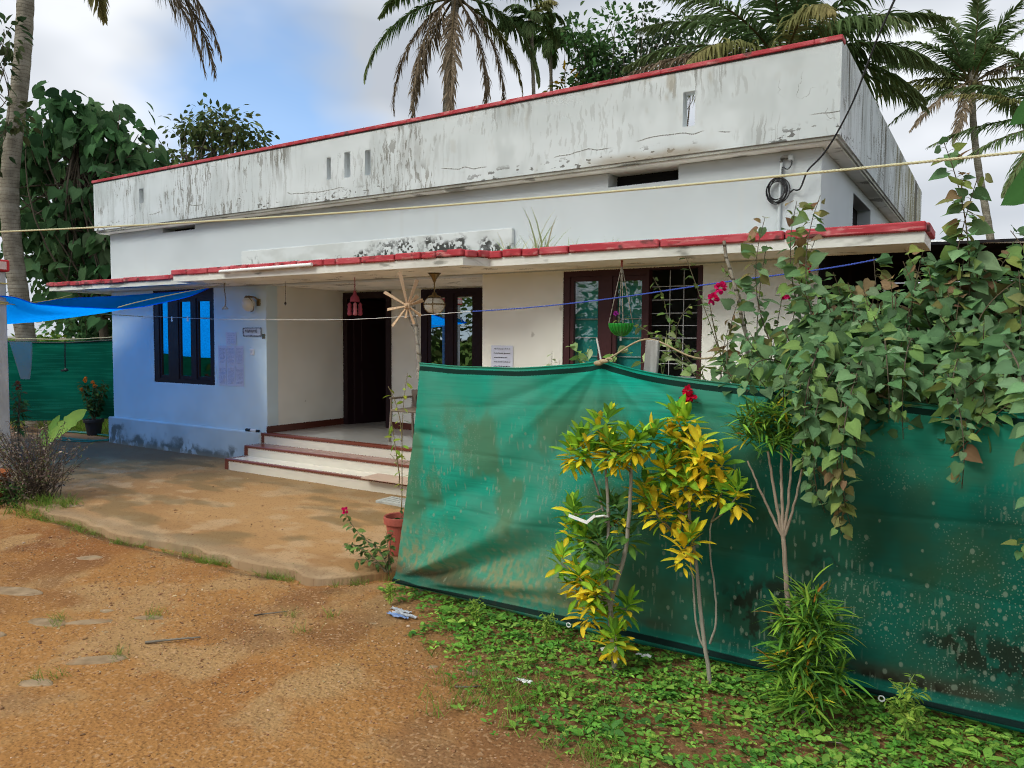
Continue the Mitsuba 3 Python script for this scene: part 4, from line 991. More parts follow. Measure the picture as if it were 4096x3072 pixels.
def croton(label, stems, radii, ros, seed, yellow, n=15, size=.125, dark=()):
    rng = np.random.default_rng(seed)
    k = thing('croton', label, 'shrub')
    w = []
    for s, r in zip(stems, radii):
        p = spline(s, 18)
        w.append(tinted(tube(p + rng.normal(0, .0015, p.shape), np.linspace(r, r * .55, 18), 7, False), (0.27, 0.245, 0.20), rng, .15))
    ends = np.vstack([spline(s, 18)[6:] for s in stems])
    P, D, S, C = [], [], [], []
    ros = [(c, i) for i, c in enumerate(ros)]
    ros = ros + [(np.array(c) + rng.normal(0, 1, 3) * [.045, .035, .05], i) for c, i in ros if i % 2 == 0]
    for c, i in ros:
        c = np.array(c) + rng.normal(0, .01, 3)
        q = ends[np.argmin(np.linalg.norm(ends - c + [0, 0, .06], axis=1))]
        w.append(tinted(tube(spline([q, (q + c) / 2 + [0, 0, -.015], c], 6), [.006, .005, .005, .004, .004, .004], 5, False), (.22, .20, .13), rng))
        p, d, s, t = rosette(rng, c, n, size)
        P.append(p); D.append(d); S.append(s)
        y = rng.random(n) < yellow[min(i, len(yellow) - 1)] * (0.10 + 1.7 * t)
        col = pick(rng, n, CDK if i in dark else CG, None, .18)
        col[y] = pick(rng, int(y.sum()), CY, None, .15)
        C.append(col)
    part(k, 'stems', *(lambda mc: (mc[0], 'm_stem', True, mc[1]))(join(*w)))
    mc = leafset(LANCE, np.vstack(P), np.vstack(D), np.concatenate(S), np.vstack(C), rng, roll=.25, midlight=1.5)
    put_leaves(k, mc, len(LANCE[0]), 'leaf', 300)
    return k


A1 = [(10.95, -3.35, -.16), (10.93, -3.35, .09), (10.92, -3.35, .27), (10.98, -3.35, .5), (11.02, -3.35, .72), (11.03, -3.35, .98), (11.05, -3.37, 1.15)]
A2 = [(10.92, -3.35, .27), (10.89, -3.35, .49), (10.9, -3.35, .7), (10.88, -3.35, 1.02), (10.89, -3.37, 1.24)]
A3 = [(10.88, -3.32, .69), (10.83, -3.32, .88), (10.76, -3.34, 1.08)]
AR = [(10.91, -3.41, 1.30), (10.83, -3.39, 1.28), (10.75, -3.44, 1.22), (10.66, -3.4, 1.12), (11.08, -3.43, 1.22), (11.01, -3.42, 1.15), (10.91, -3.34, 1.17), (10.8, -3.42, 1.15), (11.12, -3.38, 1.25), (10.63, -3.3, .66), (10.73, -3.31, .60), (10.61, -3.34, .48), (10.84, -3.37, .66), (10.76, -3.42, .43), (10.86, -3.43, .35), (11.02, -3.3, .27), (10.97, -3.38, .09), (10.94, -3.44, .58), (10.93, -3.30, .80), (10.67, -3.34, .78), (10.8, -3.36, .24), (10.91, -3.31, .18), (10.72, -3.38, .34), (10.98, -3.32, .68)]
croton('double tiered croton with green and yellow leaves, left of the two broad leaved crotons', [A1, A2, A3], [.017, .013, .009], AR, 201, [.3] * 9 + [.12, .1, .2, .1, .5, .55, .2, .4, .1, .05, .15, .6, .5, .5, .05], 24, .104, dark=(12, 17, 18, 23))
B1 = [(11.47, -3.2, -.16), (11.43, -3.2, .09), (11.39, -3.2, .35), (11.36, -3.2, .61), (11.33, -3.2, .76), (11.32, -3.2, .99), (11.32, -3.2, 1.25)]
B2 = [(11.44, -3.2, .07), (11.36, -3.2, .34), (11.33, -3.2, .57), (11.26, -3.2, .7)]
B3 = [(11.45, -3.18, .12), (11.48, -3.18, .31), (11.45, -3.18, .54), (11.44, -3.18, .8)]
BR = [(11.29, -3.2, 1.32), (11.38, -3.3, 1.22), (11.24, -3.2, 1.20), (11.43, -3.3, 1.12), (11.23, -3.32, 1.08), (11.14, -3.19, .93), (11.06, -3.19, .88), (11.47, -3.19, 1.12), (11.45, -3.25, .99), (11.33, -3.29, 1.01), (11.37, -3.30, .70), (11.28, -3.23, 1.11), (11.24, -3.21, .85), (11.37, -3.2, 1.04), (11.52, -3.28, 1.0), (11.17, -3.3, .84)]
croton('croton with the most yellow leaves on thin bare pale stems, beside the narrow leaved croton', [B1, B2, B3], [.013, .007, .007], BR, 202, [.35, .8, .5, .8, .35, .45, .75, .5, .3, .5, .9, .7, .6, .4, .4, .5], 24, .110)


def strappy(label, stems, radii, tops, n, size, seed, cols, extra=None):
    rng = np.random.default_rng(seed)
    k = thing('narrow_leaf_croton', label, 'shrub')
    w = []
    for s, r in zip(stems, radii):
        p = spline(s, 16)
        w.append(tinted(tube(p + rng.normal(0, .0015, p.shape), np.linspace(r, r * .6, 16), 7, False), (.27, .215, .165), rng, .16))
    part(k, 'stems', *(lambda mc: (mc[0], 'm_stem', True, mc[1]))(join(*w)))
    P, D, S, C = [], [], [], []
    for c in tops:
        c = np.array(c)
        a = rdir(rng, n); a[:, 2] = np.abs(a[:, 2]) * .9 - .12
        P.append(c + a * .02 + rng.normal(0, .03, (n, 3))); D.append(a + rng.normal(0, .15, (n, 3)))
        S.append(size * rng.uniform(.6, 1.2, n))
        C.append(pick(rng, n, cols, [5, 4, 3, .7, .25], .2))
    mc = leafset(STRAP, np.vstack(P), np.vstack(D), np.concatenate(S), np.vstack(C), rng, roll=.3, midlight=1.4)
    put_leaves(k, mc, len(STRAP[0]), 'leaf', 200, 'foliage')


NC = [(0.10, 0.23, 0.035), (0.20, 0.35, 0.045), (0.06, 0.14, 0.03), (0.45, 0.36, 0.03), (0.40, 0.17, 0.03)]
CT = [(11.96, -3.2, -.2), (11.9, -3.2, .2), (11.86, -3.2, .47), (11.84, -3.2, .66), (11.83, -3.2, .77)]
cs = [(11.63, -3.18, 1.16), (11.74, -3.19, 1.22), (11.8, -3.17, 1.25), (11.86, -3.2, 1.25), (11.92, -3.18, 1.22)]
sts = [CT] + [[(11.83, -3.2, .77), (11.83 * .5 + e[0] * .5 + (e[0] - 11.8) * .05, -3.19, .97), e] for e in cs]
strappy('narrow leaved croton standing on several bare stems against the net', sts, [.019, .008, .010, .010, .009, .008], [(11.77, -3.11, 1.35), (11.68, -3.13, 1.32), (11.86, -3.12, 1.37), (11.78, -3.15, 1.42), (11.66, -3.22, 1.37), (11.82, -3.14, 1.28), (11.74, -3.23, 1.27), (11.90, -3.13, 1.31), (11.72, -3.18, 1.40), (11.62, -3.15, 1.28)], 64, .125, 203, NC)
strappy('low bushy narrow leaved croton on the weedy ground at the foot of the net', [[(11.98, -3.32, -.2), (11.98, -3.32, .45)]], [.012], [(11.99, -3.37, .4), (11.92, -3.28, .22), (12.04, -3.35, .29), (11.98, -3.36, .14), (11.88, -3.33, .13), (12.09, -3.30, .13), (12.04, -3.38, .03), (11.94, -3.38, 0), (12.01, -3.36, .50), (11.90, -3.34, .39), (11.97, -3.38, .21), (12.07, -3.33, .38)], 84, .145, 204, NC)


# ---------------------------------------------------------------- smaller plants
def shootplant(name, label, cat_, shoots, tpl, size, step, cols, seed, stemc=(.12, .10, .06), r=.005, flowers=(), droop=.3, start=.2, wts=None, group=None, fcol=(.70, .02, .16), fr=.022, singles=80):
    rng = np.random.default_rng(seed)
    k = thing(name, label, cat_, group)
    w, P, D, S = [], [], [], []
    for pts in shoots:
        p = spline(pts, 16)
        w.append(tinted(tube(p, np.linspace(r, r * .4, 16), 5, False), stemc, rng))
        L = np.linalg.norm(np.diff(p, axis=0), axis=1).sum()
        n = max(3, int(L * (1 - start) / step))
        t = start + (1 - start) * (np.arange(n) + .5) / n
        q = np.stack([np.interp(t, np.linspace(0, 1, 16), p[:, j]) for j in range(3)], 1)
        d = rdir(rng, n); d[:, 2] = d[:, 2] * .5 + .15 - droop
        P.append(q + unit(d) * size * .12); D.append(d); S.append(size * rng.uniform(.6, 1.15, n))
    part(k, 'stem', *(lambda mc: (mc[0], 'm_stem', True, mc[1]))(join(*w)))
    P = np.vstack(P)
    mc = leafset(tpl, P, np.vstack(D), np.concatenate(S), pick(rng, len(P), cols, wts, .18), rng, roll=.4, midlight=1.15)
    put_leaves(k, mc, len(tpl[0]), 'leaf', singles, 'foliage')
    for fc in flowers:
        n = 26
        d = rdir(rng, n)
        mcf = leafset(ROUND, np.asarray(fc) + d * fr * .35, d, fr * rng.uniform(.7, 1.1, n), np.clip(np.asarray(fcol) * (1 + rng.normal(0, .15, (n, 1))), 0, 1), rng, roll=.6)
        part(k, 'flower', mcf[0], 'm_leaf', True, color=mcf[1])
    return k


RG = [(0.13, 0.20, 0.055), (0.20, 0.27, 0.07), (0.10, 0.155, 0.06)]
rb = (11.3, -2.2, 0.0)
shootplant('rose_bush', 'tall thin rose bush with pink blooms behind the net', 'rose bush',
           [[rb, (11.33, -2.2, 1.9), (11.26, -2.2, 2.16), (11.17, -2.25, 2.30)], [rb, (11.1, -2.2, 1.5), (10.79, -2.2, 1.95), (10.72, -2.22, 2.2), (10.70, -2.27, 2.24)], [rb, (11.0, -2.2, 1.55), (10.75, -2.2, 1.79), (10.52, -2.15, 1.92)], [rb, (11.2, -2.2, 1.6), (11.0, -2.15, 2.1), (10.90, -2.18, 2.38)], [rb, (11.4, -2.2, 1.7), (11.41, -2.2, 2.09), (11.45, -2.2, 2.42)], [(11.0, -2.2, 1.6), (10.85, -2.2, 1.85), (10.95, -2.2, 2.05)], [rb, (11.05, -2.2, 1.5), (11.0, -2.25, 1.73), (10.8, -2.25, 1.82), (10.66, -2.2, 1.86)], [(11.2, -2.2, 1.6), (11.12, -2.22, 1.9), (11.09, -2.24, 2.08)], [rb, (11.5, -2.2, 1.7), (11.57, -2.25, 2.1)], [rb, (11.6, -2.2, 1.8), (11.70, -2.25, 2.26)]],
           OVAL, .062, .030, RG, 301, r=.006, start=.55, flowers=[(11.17, -2.25, 2.15), (11.12, -2.25, 2.08), (11.59, -2.25, 2.1), (11.71, -2.25, 2.26)], fr=.034)
rng = np.random.default_rng(6)
p = spline([(11.42, -2.25, 0), (11.37, -2.25, 1.64), (11.33, -2.25, 1.91), (11.26, -2.25, 2.16), (11.19, -2.25, 2.46)], 24)
solo('dry_branch', tube(p + rng.normal(0, .004, p.shape), np.linspace(.017, .011, 24), 7), 'm_bark', 'bare brown dry branch standing upright among the rose shoots', 'branch', smooth=True)
shootplant('ixora', 'single red flower head leaning in front of the net above the yellow croton', 'flower', [[(11.5, -2.75, 1.0), (11.35, -2.92, 1.42), (11.22, -2.98, 1.44)]], OVAL, .05, .06, RG, 302, flowers=[(11.21, -2.99, 1.46), (11.225, -2.99, 1.505), (11.19, -2.99, 1.43), (11.24, -3.0, 1.475)], fcol=(.60, .012, .045), fr=.030, r=.003)
PV = [(0.30, 0.42, 0.16), (0.45, 0.52, 0.28), (0.17, 0.30, 0.08)]
shootplant('pothos', 'variegated pothos climbing behind the net, with pale cream green leaves', 'climbing plant',
           [[(10.4, -2.7, 1.3), (10.40, -2.75, 1.62), (10.35, -2.75, 1.74), (10.33, -2.75, 1.79)], [(10.45, -2.7, 1.4), (10.44, -2.76, 1.68), (10.47, -2.76, 1.76)], [(10.6, -2.7, 1.4), (10.64, -2.72, 1.70), (10.71, -2.74, 1.74), (10.75, -2.72, 1.70)], [(10.9, -2.7, 1.4), (10.99, -2.74, 1.74), (10.99, -2.74, 1.86)], [(11.0, -2.7, 1.4), (11.02, -2.74, 1.7), (11.13, -2.77, 1.63), (11.2, -2.8, 1.6)], [(10.85, -2.7, 1.4), (10.89, -2.72, 1.64), (10.8, -2.72, 1.66)]],
           HEARTS, .085, .028, PV, 303, stemc=(.15, .18, .07), r=.004, start=.5)
shootplant('seedling', 'thin upright seedling poking over the net left of the pothos', 'plant', [[(10.18, -2.76, 1.3), (10.18, -2.76, 1.72)], [(10.2, -2.76, 1.4), (10.24, -2.76, 1.66)]], OVAL, .05, .03, PV, 304, r=.003, start=.6)
shootplant('porch_plant', 'thin yellow green plant with bare twigs between the steps and the net edge', 'plant', [[(8.32, -2.2, 0), (8.36, -2.2, .75), (8.36, -2.19, 1.12), (8.40, -2.17, 1.5)], [(8.33, -2.2, .6), (8.25, -2.21, 1.07)], [(8.32, -2.2, .5), (8.3, -2.2, .7), (8.22, -2.2, .78)], [(8.36, -2.2, .9), (8.28, -2.2, 1.25), (8.2, -2.2, 1.38)]], LANCE, .085, .055, [(0.32, 0.40, 0.05), (0.20, 0.30, 0.05)], 305, stemc=(.22, .17, .09), r=.006, start=.3, wts=None)
shootplant('rose_plant', 'low rose plant arching out beside the red pot with one crimson bloom at its tip', 'rose bush', [[(8.72, -2.78, -.08), (8.62, -2.78, .10), (8.45, -2.76, .17), (8.31, -2.75, .25), (8.22, -2.75, .36)], [(8.7, -2.78, -.05), (8.5, -2.78, .06), (8.19, -2.75, .07)], [(8.72, -2.78, -.05), (8.66, -2.72, .14), (8.62, -2.7, .25)], [(8.72, -2.8, -.05), (8.58, -2.84, .03), (8.45, -2.86, .02)], [(8.72, -2.78, -.05), (8.55, -2.74, .12), (8.40, -2.72, .14)], [(8.70, -2.8, -.05), (8.50, -2.82, .10), (8.33, -2.82, .12)], [(8.73, -2.76, -.06), (8.70, -2.74, .12), (8.71, -2.72, .26)]], OVAL, .07, .016, [(0.11, 0.19, 0.06), (0.16, 0.24, 0.07), (0.07, 0.13, 0.04)], 306, flowers=[(8.215, -2.75, .375)], fr=.026, r=.005)
for i, (c, h, lab) in enumerate([((9.13, -3.22, -.12), .17, 'pale green feathery seedling at the left corner of the net'), ((9.87, -3.22, -.12), .19, 'feathery marigold seedling below the net, second from its left corner'), ((10.42, -3.2, -.12), .20, 'thin feathery marigold seedling just left of the double tiered croton'), ((12.43, -3.28, -.12), .30, 'tall yellow green feathery marigold plant at the right foot of the net')]):
    c = np.array(c)
    rg = np.random.default_rng(310 + i)
    sh = [[c, c + [0, 0, h * .5], c + [rg.normal(0, .01), 0, h]]] + [[c + [0, 0, h * q], c + [math.cos(a) * h * .16, math.sin(a) * h * .16, h * (q + .14)], c + [math.cos(a) * h * .30, math.sin(a) * h * .30, h * (q + .22)]] for q, a in zip(np.linspace(.25, .85, 12), np.arange(12) * 2.4)]
    shootplant('marigold_plant', lab, 'plant', sh, LANCE, .034 if h < .25 else .042, .007, [(0.24, 0.38, 0.06), (0.32, 0.45, 0.08), (0.18, 0.30, 0.05)], 320 + i, stemc=(.2, .28, .06), r=.003, start=.1, singles=20)
# purple grey bush at the left
rg = np.random.default_rng(41)
pb = np.array([3.62, -2.95, -.12])
sh = []
for i in range(120):
    e = np.array([rg.uniform(2.75, 4.08), -2.95 + rg.normal(0, .26), 0]); e[2] = .84 - .30 * ((e[0] - 3.3) / .8) ** 2 - rg.random() ** 2 * .6
    b = pb + [rg.normal(-.1, .14), rg.normal(0, .08), 0]
    sh.append([b, b * .5 + e * .5 + [rg.normal(0, .06), 0, .06], e])
shootplant('purple_bush', 'twiggy bush with tiny grey purple leaves beside the gate pillar', 'bush', sh, OVAL2, .040, .020, [(0.19, 0.14, 0.12), (0.25, 0.19, 0.15), (0.13, 0.15, 0.06), (0.10, 0.085, 0.075), (0.34, 0.28, 0.22)], 42, stemc=(.10, .075, .055), r=.006, start=.3, singles=100)
sh = []
for i in range(60):
    b = np.array([rg.uniform(2.8, 3.6), -3.1 + rg.normal(0, .1), -.12])
    sh.append([b, b + [rg.normal(0, .08), rg.normal(-.04, .05), rg.uniform(.1, .32)]])
shootplant('green_shrub', 'low dark green shrub under the purple bush', 'shrub', sh, OVAL, .06, .02, [(0.05, 0.11, 0.03), (0.10, 0.19, 0.05), (0.035, 0.075, 0.025)], 43, r=.004, start=.2, singles=100)
# bright lime leaf
rg = np.random.default_rng(44)
k = thing('bird_nest_fern', 'bright lime green broad leaf with wavy edge standing behind the purple bush', 'plant')
WAVY = leaf_tpl(np.linspace(0, 1, 15), [.04, .06, .085, .10, .125, .115, .14, .125, .15, .13, .145, .12, .11, .075, .02], .25, .12, 0, .02)
mc = leafset(WAVY, [(2.3, -2.2, .42), (2.2, -2.2, .38), (2.36, -2.25, .34)], [(.75, .2, .62), (.2, .2, .7), (-.6, .1, .5)], [.72, .42, .36], [(0.40, 0.60, 0.12), (.30, .5, .09), (.24, .42, .08)], rg, up=(.2, -1, .3), roll=.05)
put_leaves(k, mc, len(WAVY[0]), 'leaf', 10)
part(k, 'stem', tube([(2.25, -2.2, -.1), (2.27, -2.2, .45)], .03, 6), 'm_bark', True)
for i, (c, h) in enumerate([((.2, -1.6, 0), 1.05), ((-.1, -1.75, 0), .85)]):
    c = np.array(c)
    sh = [[c, c + [rg.normal(0, .03), 0, h * .5], c + [rg.normal(0, .12), rg.normal(0, .08), h * rg.uniform(.75, 1)]] for _ in range(6)]
    shootplant('garden_plant', ['leafy garden plant before the far net with a rusty flower head', 'smaller garden plant close to the gate pillar before the far net'][i], 'plant', sh, LANCE, .17, .05, [(0.08, 0.15, 0.04), (0.16, 0.25, 0.06), (.2, .15, .06)], 50 + i, r=.008, start=.4, singles=40, flowers=[c + [0, 0, h]], fcol=(.35, .10, .04), fr=.06)
# marigolds in the black pot
c = np.array([-1.15, .28, .25])
sh = [[c, c + [math.cos(a) * .1, math.sin(a) * .1, .3], c + [math.cos(a) * .26 * q, math.sin(a) * .26 * q, .78 * q ** .4]] for a, q in zip(np.arange(14) * 2.4, np.random.default_rng(3).uniform(.5, 1, 14))]
shootplant('marigold_bush', 'leafy marigold with orange flowers growing in the black pot', 'plant', sh, OVAL, .10, .03, [(0.035, 0.07, 0.022), (0.06, 0.10, 0.03)], 55, flowers=[(-1.27, .2, 1.0), (-1.05, .22, .98), (-1.2, .1, .85), (-.95, .2, .92), (-1.1, .12, 1.05)], fcol=(.62, .20, .03), fr=.032, singles=60)
# broad leaved plant reaching in at the right edge
k = thing('broadleaf_plant', 'tall plant with huge glossy green leaves reaching in at the right edge', 'plant')
rg = np.random.default_rng(60)
part(k, 'stem', tube(spline([(13.35, -1.1, -.2), (13.3, -1.15, 2.0), (13.2, -1.2, 3.5)], 12), np.linspace(.05, .03, 12), 8), 'm_bark', True)
P = [(13.22, -1.2, 3.46), (13.20, -1.22, 2.96), (13.2, -1.2, 3.2), (13.2, -1.15, 2.6)]
D = [(-.9, -.25, -.25), (-.95, -.1, -.28), (.6, -.3, .3), (.8, .2, -.2)]
mc = leafset(BIGLEAF, P, D, [.50, .52, .6, .6], [(0.05, 0.13, 0.038), (.055, .145, .04), (.07, .18, .05), (.07, .18, .05)], rg, up=(0, -.9, .5), roll=.05)
put_leaves(k, mc, len(BIGLEAF[0]), 'leaf', 10)
for i, a in enumerate(P):
    part(k, 'leaf_stalk', tube([(13.22, -1.2, a[2] - .1), a], .008, 5), 'm_bark', True)
# bare shrub at the right edge beyond the bush
rg = np.random.default_rng(61)
sh = []
for i in range(16):
    b = np.array([15.4, 8.0, 0.0]); e = b + [rg.uniform(-1.5, .6), rg.normal(0, .3), rg.uniform(2.6, 4.0)]
    sh.append([b + [rg.normal(0, .1), 0, 0], (b + e) / 2 + [rg.normal(0, .2), 0, .3], e])
shootplant('bare_shrub', 'nearly leafless twiggy shrub against the sky at the right edge', 'shrub', sh, OVAL2, .09, .22, [(.08, .1, .05), (.12, .13, .06)], 62, r=.012, start=.4, singles=30)

# ---------------------------------------------------------------- weeds, grass, gravel, stones
def weedy(x, y):
    """how weedy the ground is at x, y: 0..1"""
    x, y = np.asarray(x, float), np.asarray(y, float)
    line = 9.25 + 1.85 * np.clip((-3.3 - y) / 1.15, -.3, 2)          # left border of the weed strip
    n = meshkit.fbm(np.stack([x * 1.6, y * 1.6, x * 0], -1), 3, seed=71) - .5
    d = (x - line) / .6 + n * 1.9
    return np.clip(d, 0, 1) * np.clip((-2.72 - y) / .1, 0, 1)


def scatter(rng, n, x0, x1, y0, y1, dens):
    x, y = rng.uniform(x0, x1, n), rng.uniform(y0, y1, n)
    k = rng.random(n) < dens(x, y)
    return x[k], y[k]


rg = np.random.default_rng(80)
x, y = scatter(rg, 15000, 8.8, 14.2, -5.2, -2.6, lambda x, y: weedy(x, y) * np.clip(.10 + 1.7 * meshkit.fbm(np.stack([x * 2.4, y * 2.4, x * 0], -1), 3, seed=72) + .5 * np.clip((y + 3.9) / .8, -1, 1) * .8 - .12, 0, 1))
n = len(x)
P, D, S, C = [], [], [], []
nl = 4
hh = rg.uniform(.008, .055, n)
base = np.stack([x, y, ground_z(x, y) + .002], 1)
tint = pick(rg, n, [(0.125, 0.31, 0.05), (0.18, 0.40, 0.065), (0.29, 0.48, 0.085), (0.08, 0.20, 0.045)], [4, 4, 3, 2], .18)
sz = rg.uniform(.016, .046, n) * (1 + .8 * (rg.random(n) < .10))
for j in range(nl):
    a = rg.uniform(0, 6.28) + j * 1.9 + rg.normal(0, .3, n)
    d = np.stack([np.cos(a), np.sin(a), rg.uniform(.0, .55, n)], 1)
    P.append(base + np.stack([np.cos(a) * sz * .2, np.sin(a) * sz * .2, hh * (0.6 + .4 * j / nl)], 1)); D.append(d); S.append(sz * rg.uniform(.7, 1.1, n)); C.append(tint * (1 + rg.normal(0, .08, (n, 1))))
mc = leafset(OVAL, np.vstack(P), np.vstack(D), np.concatenate(S), np.clip(np.vstack(C), 0, 1), rg, roll=.3)
scene['weeds'] = mikit.ply(mc[0], 'm_leaf', True, None, mc[1])
labels['weeds'] = {'kind': 'stuff', 'label': 'low broad leaved weeds covering the soil in front of the net', 'category': 'weeds'}


def tufts(rng, cx, cy, n, h, spread, zf=ground_z):
    a = rng.uniform(0, 6.28, n); r = np.abs(rng.normal(0, spread, n))
    px, py = cx + np.cos(a) * r, cy + np.sin(a) * r
    p = np.stack([px, py, zf(px, py)], 1)
    b = rng.uniform(0, 6.28, n); l = rng.uniform(.25, 1.0, n)
    return p, np.stack([np.cos(b) * l, np.sin(b) * l, np.ones(n)], 1), h * rng.uniform(.5, 1.2, n)


def yard_z(x, y):
    return np.where(np.asarray(y) > yard_edge(x), -.06 * np.clip((-.5 - np.asarray(y)) / 2.5, 0, 1), ground_z(x, y)) - .002


P, D, S = [], [], []
gx, gy = scatter(rg, 3200, 9.3, 14.2, -5.2, -2.8, lambda x, y: weedy(x + .25, y) * (meshkit.fbm(np.stack([x * 3, y * 3, x * 0], -1), 2, seed=73) > .46) * np.clip((-3.45 - y) / .5, .15, 1))
for a, b in zip(gx, gy):
    p_, d_, s_ = tufts(rg, a, b, 8, .062, .035); P.append(p_); D.append(d_); S.append(s_)
ex = np.concatenate([rg.uniform(4.1, 6.2, 26), rg.uniform(6.4, 7.3, 16), rg.uniform(7.6, 8.05, 9), rg.uniform(8.3, 8.9, 9)])
for a in ex:
    b = float(yard_edge(a)) - rg.uniform(.02, .10)
    p_, d_, s_ = tufts(rg, a, b, 22, .055, .045); P.append(p_); D.append(d_); S.append(s_)
for a, b in [(7.52, -4.72), (7.44, -4.66), (7.95, -4.30), (7.9, -4.25), (8.36, -4.78), (8.34, -5.12), (8.25, -5.2), (8.7, -3.75), (8.95, -3.6), (9.0, -3.9)]:
    p_, d_, s_ = tufts(rg, a, b, 26, .05, .05); P.append(p_); D.append(d_); S.append(s_)
for a, b in zip(rg.uniform(3.6, 4.3, 40), rg.uniform(-3.35, -2.85, 40)):
    p_, d_, s_ = tufts(rg, a, b, 14, .09, .06, yard_z); P.append(p_); D.append(d_); S.append(s_)
for a, b in zip(rg.uniform(-4.2, -.2, 200), rg.uniform(.6, 3.2, 200)):
    p_, d_, s_ = tufts(rg, a, b, 12, .16, .10); P.append(p_); D.append(d_); S.append(s_ * 1.3)
P, D, S = np.vstack(P), np.vstack(D), np.concatenate(S)
mc = leafset(BLADE, P, D, S * 1.6, pick(rg, len(P), [(0.13, 0.25, 0.035), (0.20, 0.32, 0.05), (0.24, 0.28, 0.08)], None, .15), rg, roll=.4)
scene['grass'] = mikit.ply(mc[0], 'm_leaf', True, None, mc[1])
labels['grass'] = {'kind': 'stuff', 'label': 'short grass tufts along the broken yard edge and among the weeds', 'category': 'grass'}
# grass growing on the canopy edge
P, D, S = [], [], []
for a, l, n in [(8.2, .10, 8), (8.32, .22, 12), (8.45, .12, 9), (8.62, .20, 14), (8.70, .42, 9), (8.78, .16, 10), (8.95, .09, 7), (9.15, .14, 8), (9.35, .06, 6), (9.5, .12, 6), (9.8, .05, 5)]:
    for _ in range(n):
        P.append((a + rg.normal(0, .04), -.42 + rg.normal(0, .05), 2.66)); q = rg.uniform(.1, .5); b = rg.uniform(0, 6.28)
        D.append((math.cos(b) * q, math.sin(b) * q, 1)); S.append(l * rg.uniform(.6, 1.3) + .03)
mc = leafset(BLADE, P, D, np.array(S), pick(rg, len(P), [(.34, .42, .20), (.24, .33, .12), (.42, .42, .26)], None, .15), rg, roll=.4)
solo('roof_grass', mc[0], 'm_leaf', 'thin grass sprouting on top of the sunshade right of the upstand', 'grass', smooth=True, color=mc[1], kind='stuff')

# gravel
ICO = trimesh.creation.icosphere(subdivisions=0)


def pebbles(rng, x, y, s, zf, cols):
    n = len(x)
    v = np.array(ICO.vertices)[None] * (1 + rng.normal(0, .18, (n, 12, 1)))
    ax = rng.uniform(.7, 1.3, (n, 1, 3)) * np.array([1, 1, .6])
    v = v * ax * np.asarray(s)[:, None, None]
    a = rng.uniform(0, 6.28, n); ca, sa = np.cos(a)[:, None], np.sin(a)[:, None]
    vx, vy = v[..., 0] * ca - v[..., 1] * sa, v[..., 0] * sa + v[..., 1] * ca
    V = np.stack([vx + x[:, None], vy + y[:, None], v[..., 2] + (zf(x, y) + np.asarray(s) * .22)[:, None]], -1)
    f = (np.arange(n) * 12)[:, None, None] + np.array(ICO.faces)[None]
    c = np.repeat(cols[:, None], 12, 1)
    return (V.reshape(-1, 3), f.reshape(-1, 3)), c.reshape(-1, 3)


def gdens(x, y):
    q = meshkit.fbm(np.stack([x * 1.1, y * 1.1, x * 0], -1), 3, seed=90)
    edge = np.exp(-((y - (-3.75 - .0 * x)) / .55) ** 2) * .8
    return np.clip(.12 + 1.8 * np.clip(q - .47, 0, 1) * 1.6 + edge * (q > .38), 0, 1) * (y < yard_edge(x) - .01)


x, y = scatter(rg, 30000, 4.0, 12.6, -6.3, -2.9, gdens)
s = .0042 * np.exp(rg.normal(0, .42, len(x)))
mc = pebbles(rg, x, y, s, ground_z, pick(rg, len(x), [(.34, .19, .09), (.42, .26, .14), (.22, .11, .055), (.50, .36, .24)], [4, 3, 3, .6], .15))
scene['gravel'] = mikit.ply(mc[0], 'm_stem', False, None, mc[1])
labels['gravel'] = {'kind': 'stuff', 'label': 'fine reddish laterite gravel strewn over the ground', 'category': 'gravel'}
x, y = scatter(rg, 900, 3.5, 8.6, -3.1, -.7, lambda x, y: (y > yard_edge(x) + .05) * (.10 + .9 * np.exp(-((y + 2.35 - .1 * (x - 6)) / .12) ** 2) * (np.abs(x - 6.1) < .9)))
mc = pebbles(rg, x, y, .0065 * np.exp(rg.normal(0, .4, len(x))), lambda a, b: yard_z(a, b) + .004, pick(rg, len(x), [(.45, .29, .15), (.34, .20, .10), (.2, .11, .06)], None, .15))
scene['loose_gravel'] = mikit.ply(mc[0], 'm_stem', False, None, mc[1])
labels['loose_gravel'] = {'kind': 'stuff', 'label': 'loose gravel washed over the yard slab', 'category': 'gravel'}


def f_stone(p, n, uv):
    g = fbm(p.x * 14, p.y * 14, p.z * 14, 4)
    return mix(mix((0.38, 0.27, 0.17), (0.27, 0.185, 0.11), smoothstep(.3, .7, g)), (.36, .2, .1), .5 * smoothstep(.5, .7, fbm(p.x * 6, p.y * 6, 3.0, 3)))


mat('m_stone', two({'type': 'diffuse', 'reflectance': proc(f_stone)}))


def stone(c, r, ang, seed, sub=3):
    m = trimesh.creation.icosphere(subdivisions=sub)
    v = np.array(m.vertices)
    v = v * (1 + .55 * (meshkit.fbm(v * 1.3 + seed * 7.1, 4, seed=seed) - .5)[:, None] + .10 * (meshkit.fbm(v * 5 + seed, 3, seed=seed + 3) - .5)[:, None])
    v[:, 2] = np.clip(v[:, 2], -1, .55)
    v = v * np.asarray(r)
    ca, sa = math.cos(ang), math.sin(ang)
    return np.stack([v[:, 0] * ca - v[:, 1] * sa + c[0], v[:, 0] * sa + v[:, 1] * ca + c[1], v[:, 2] + c[2]], 1), np.array(m.faces)


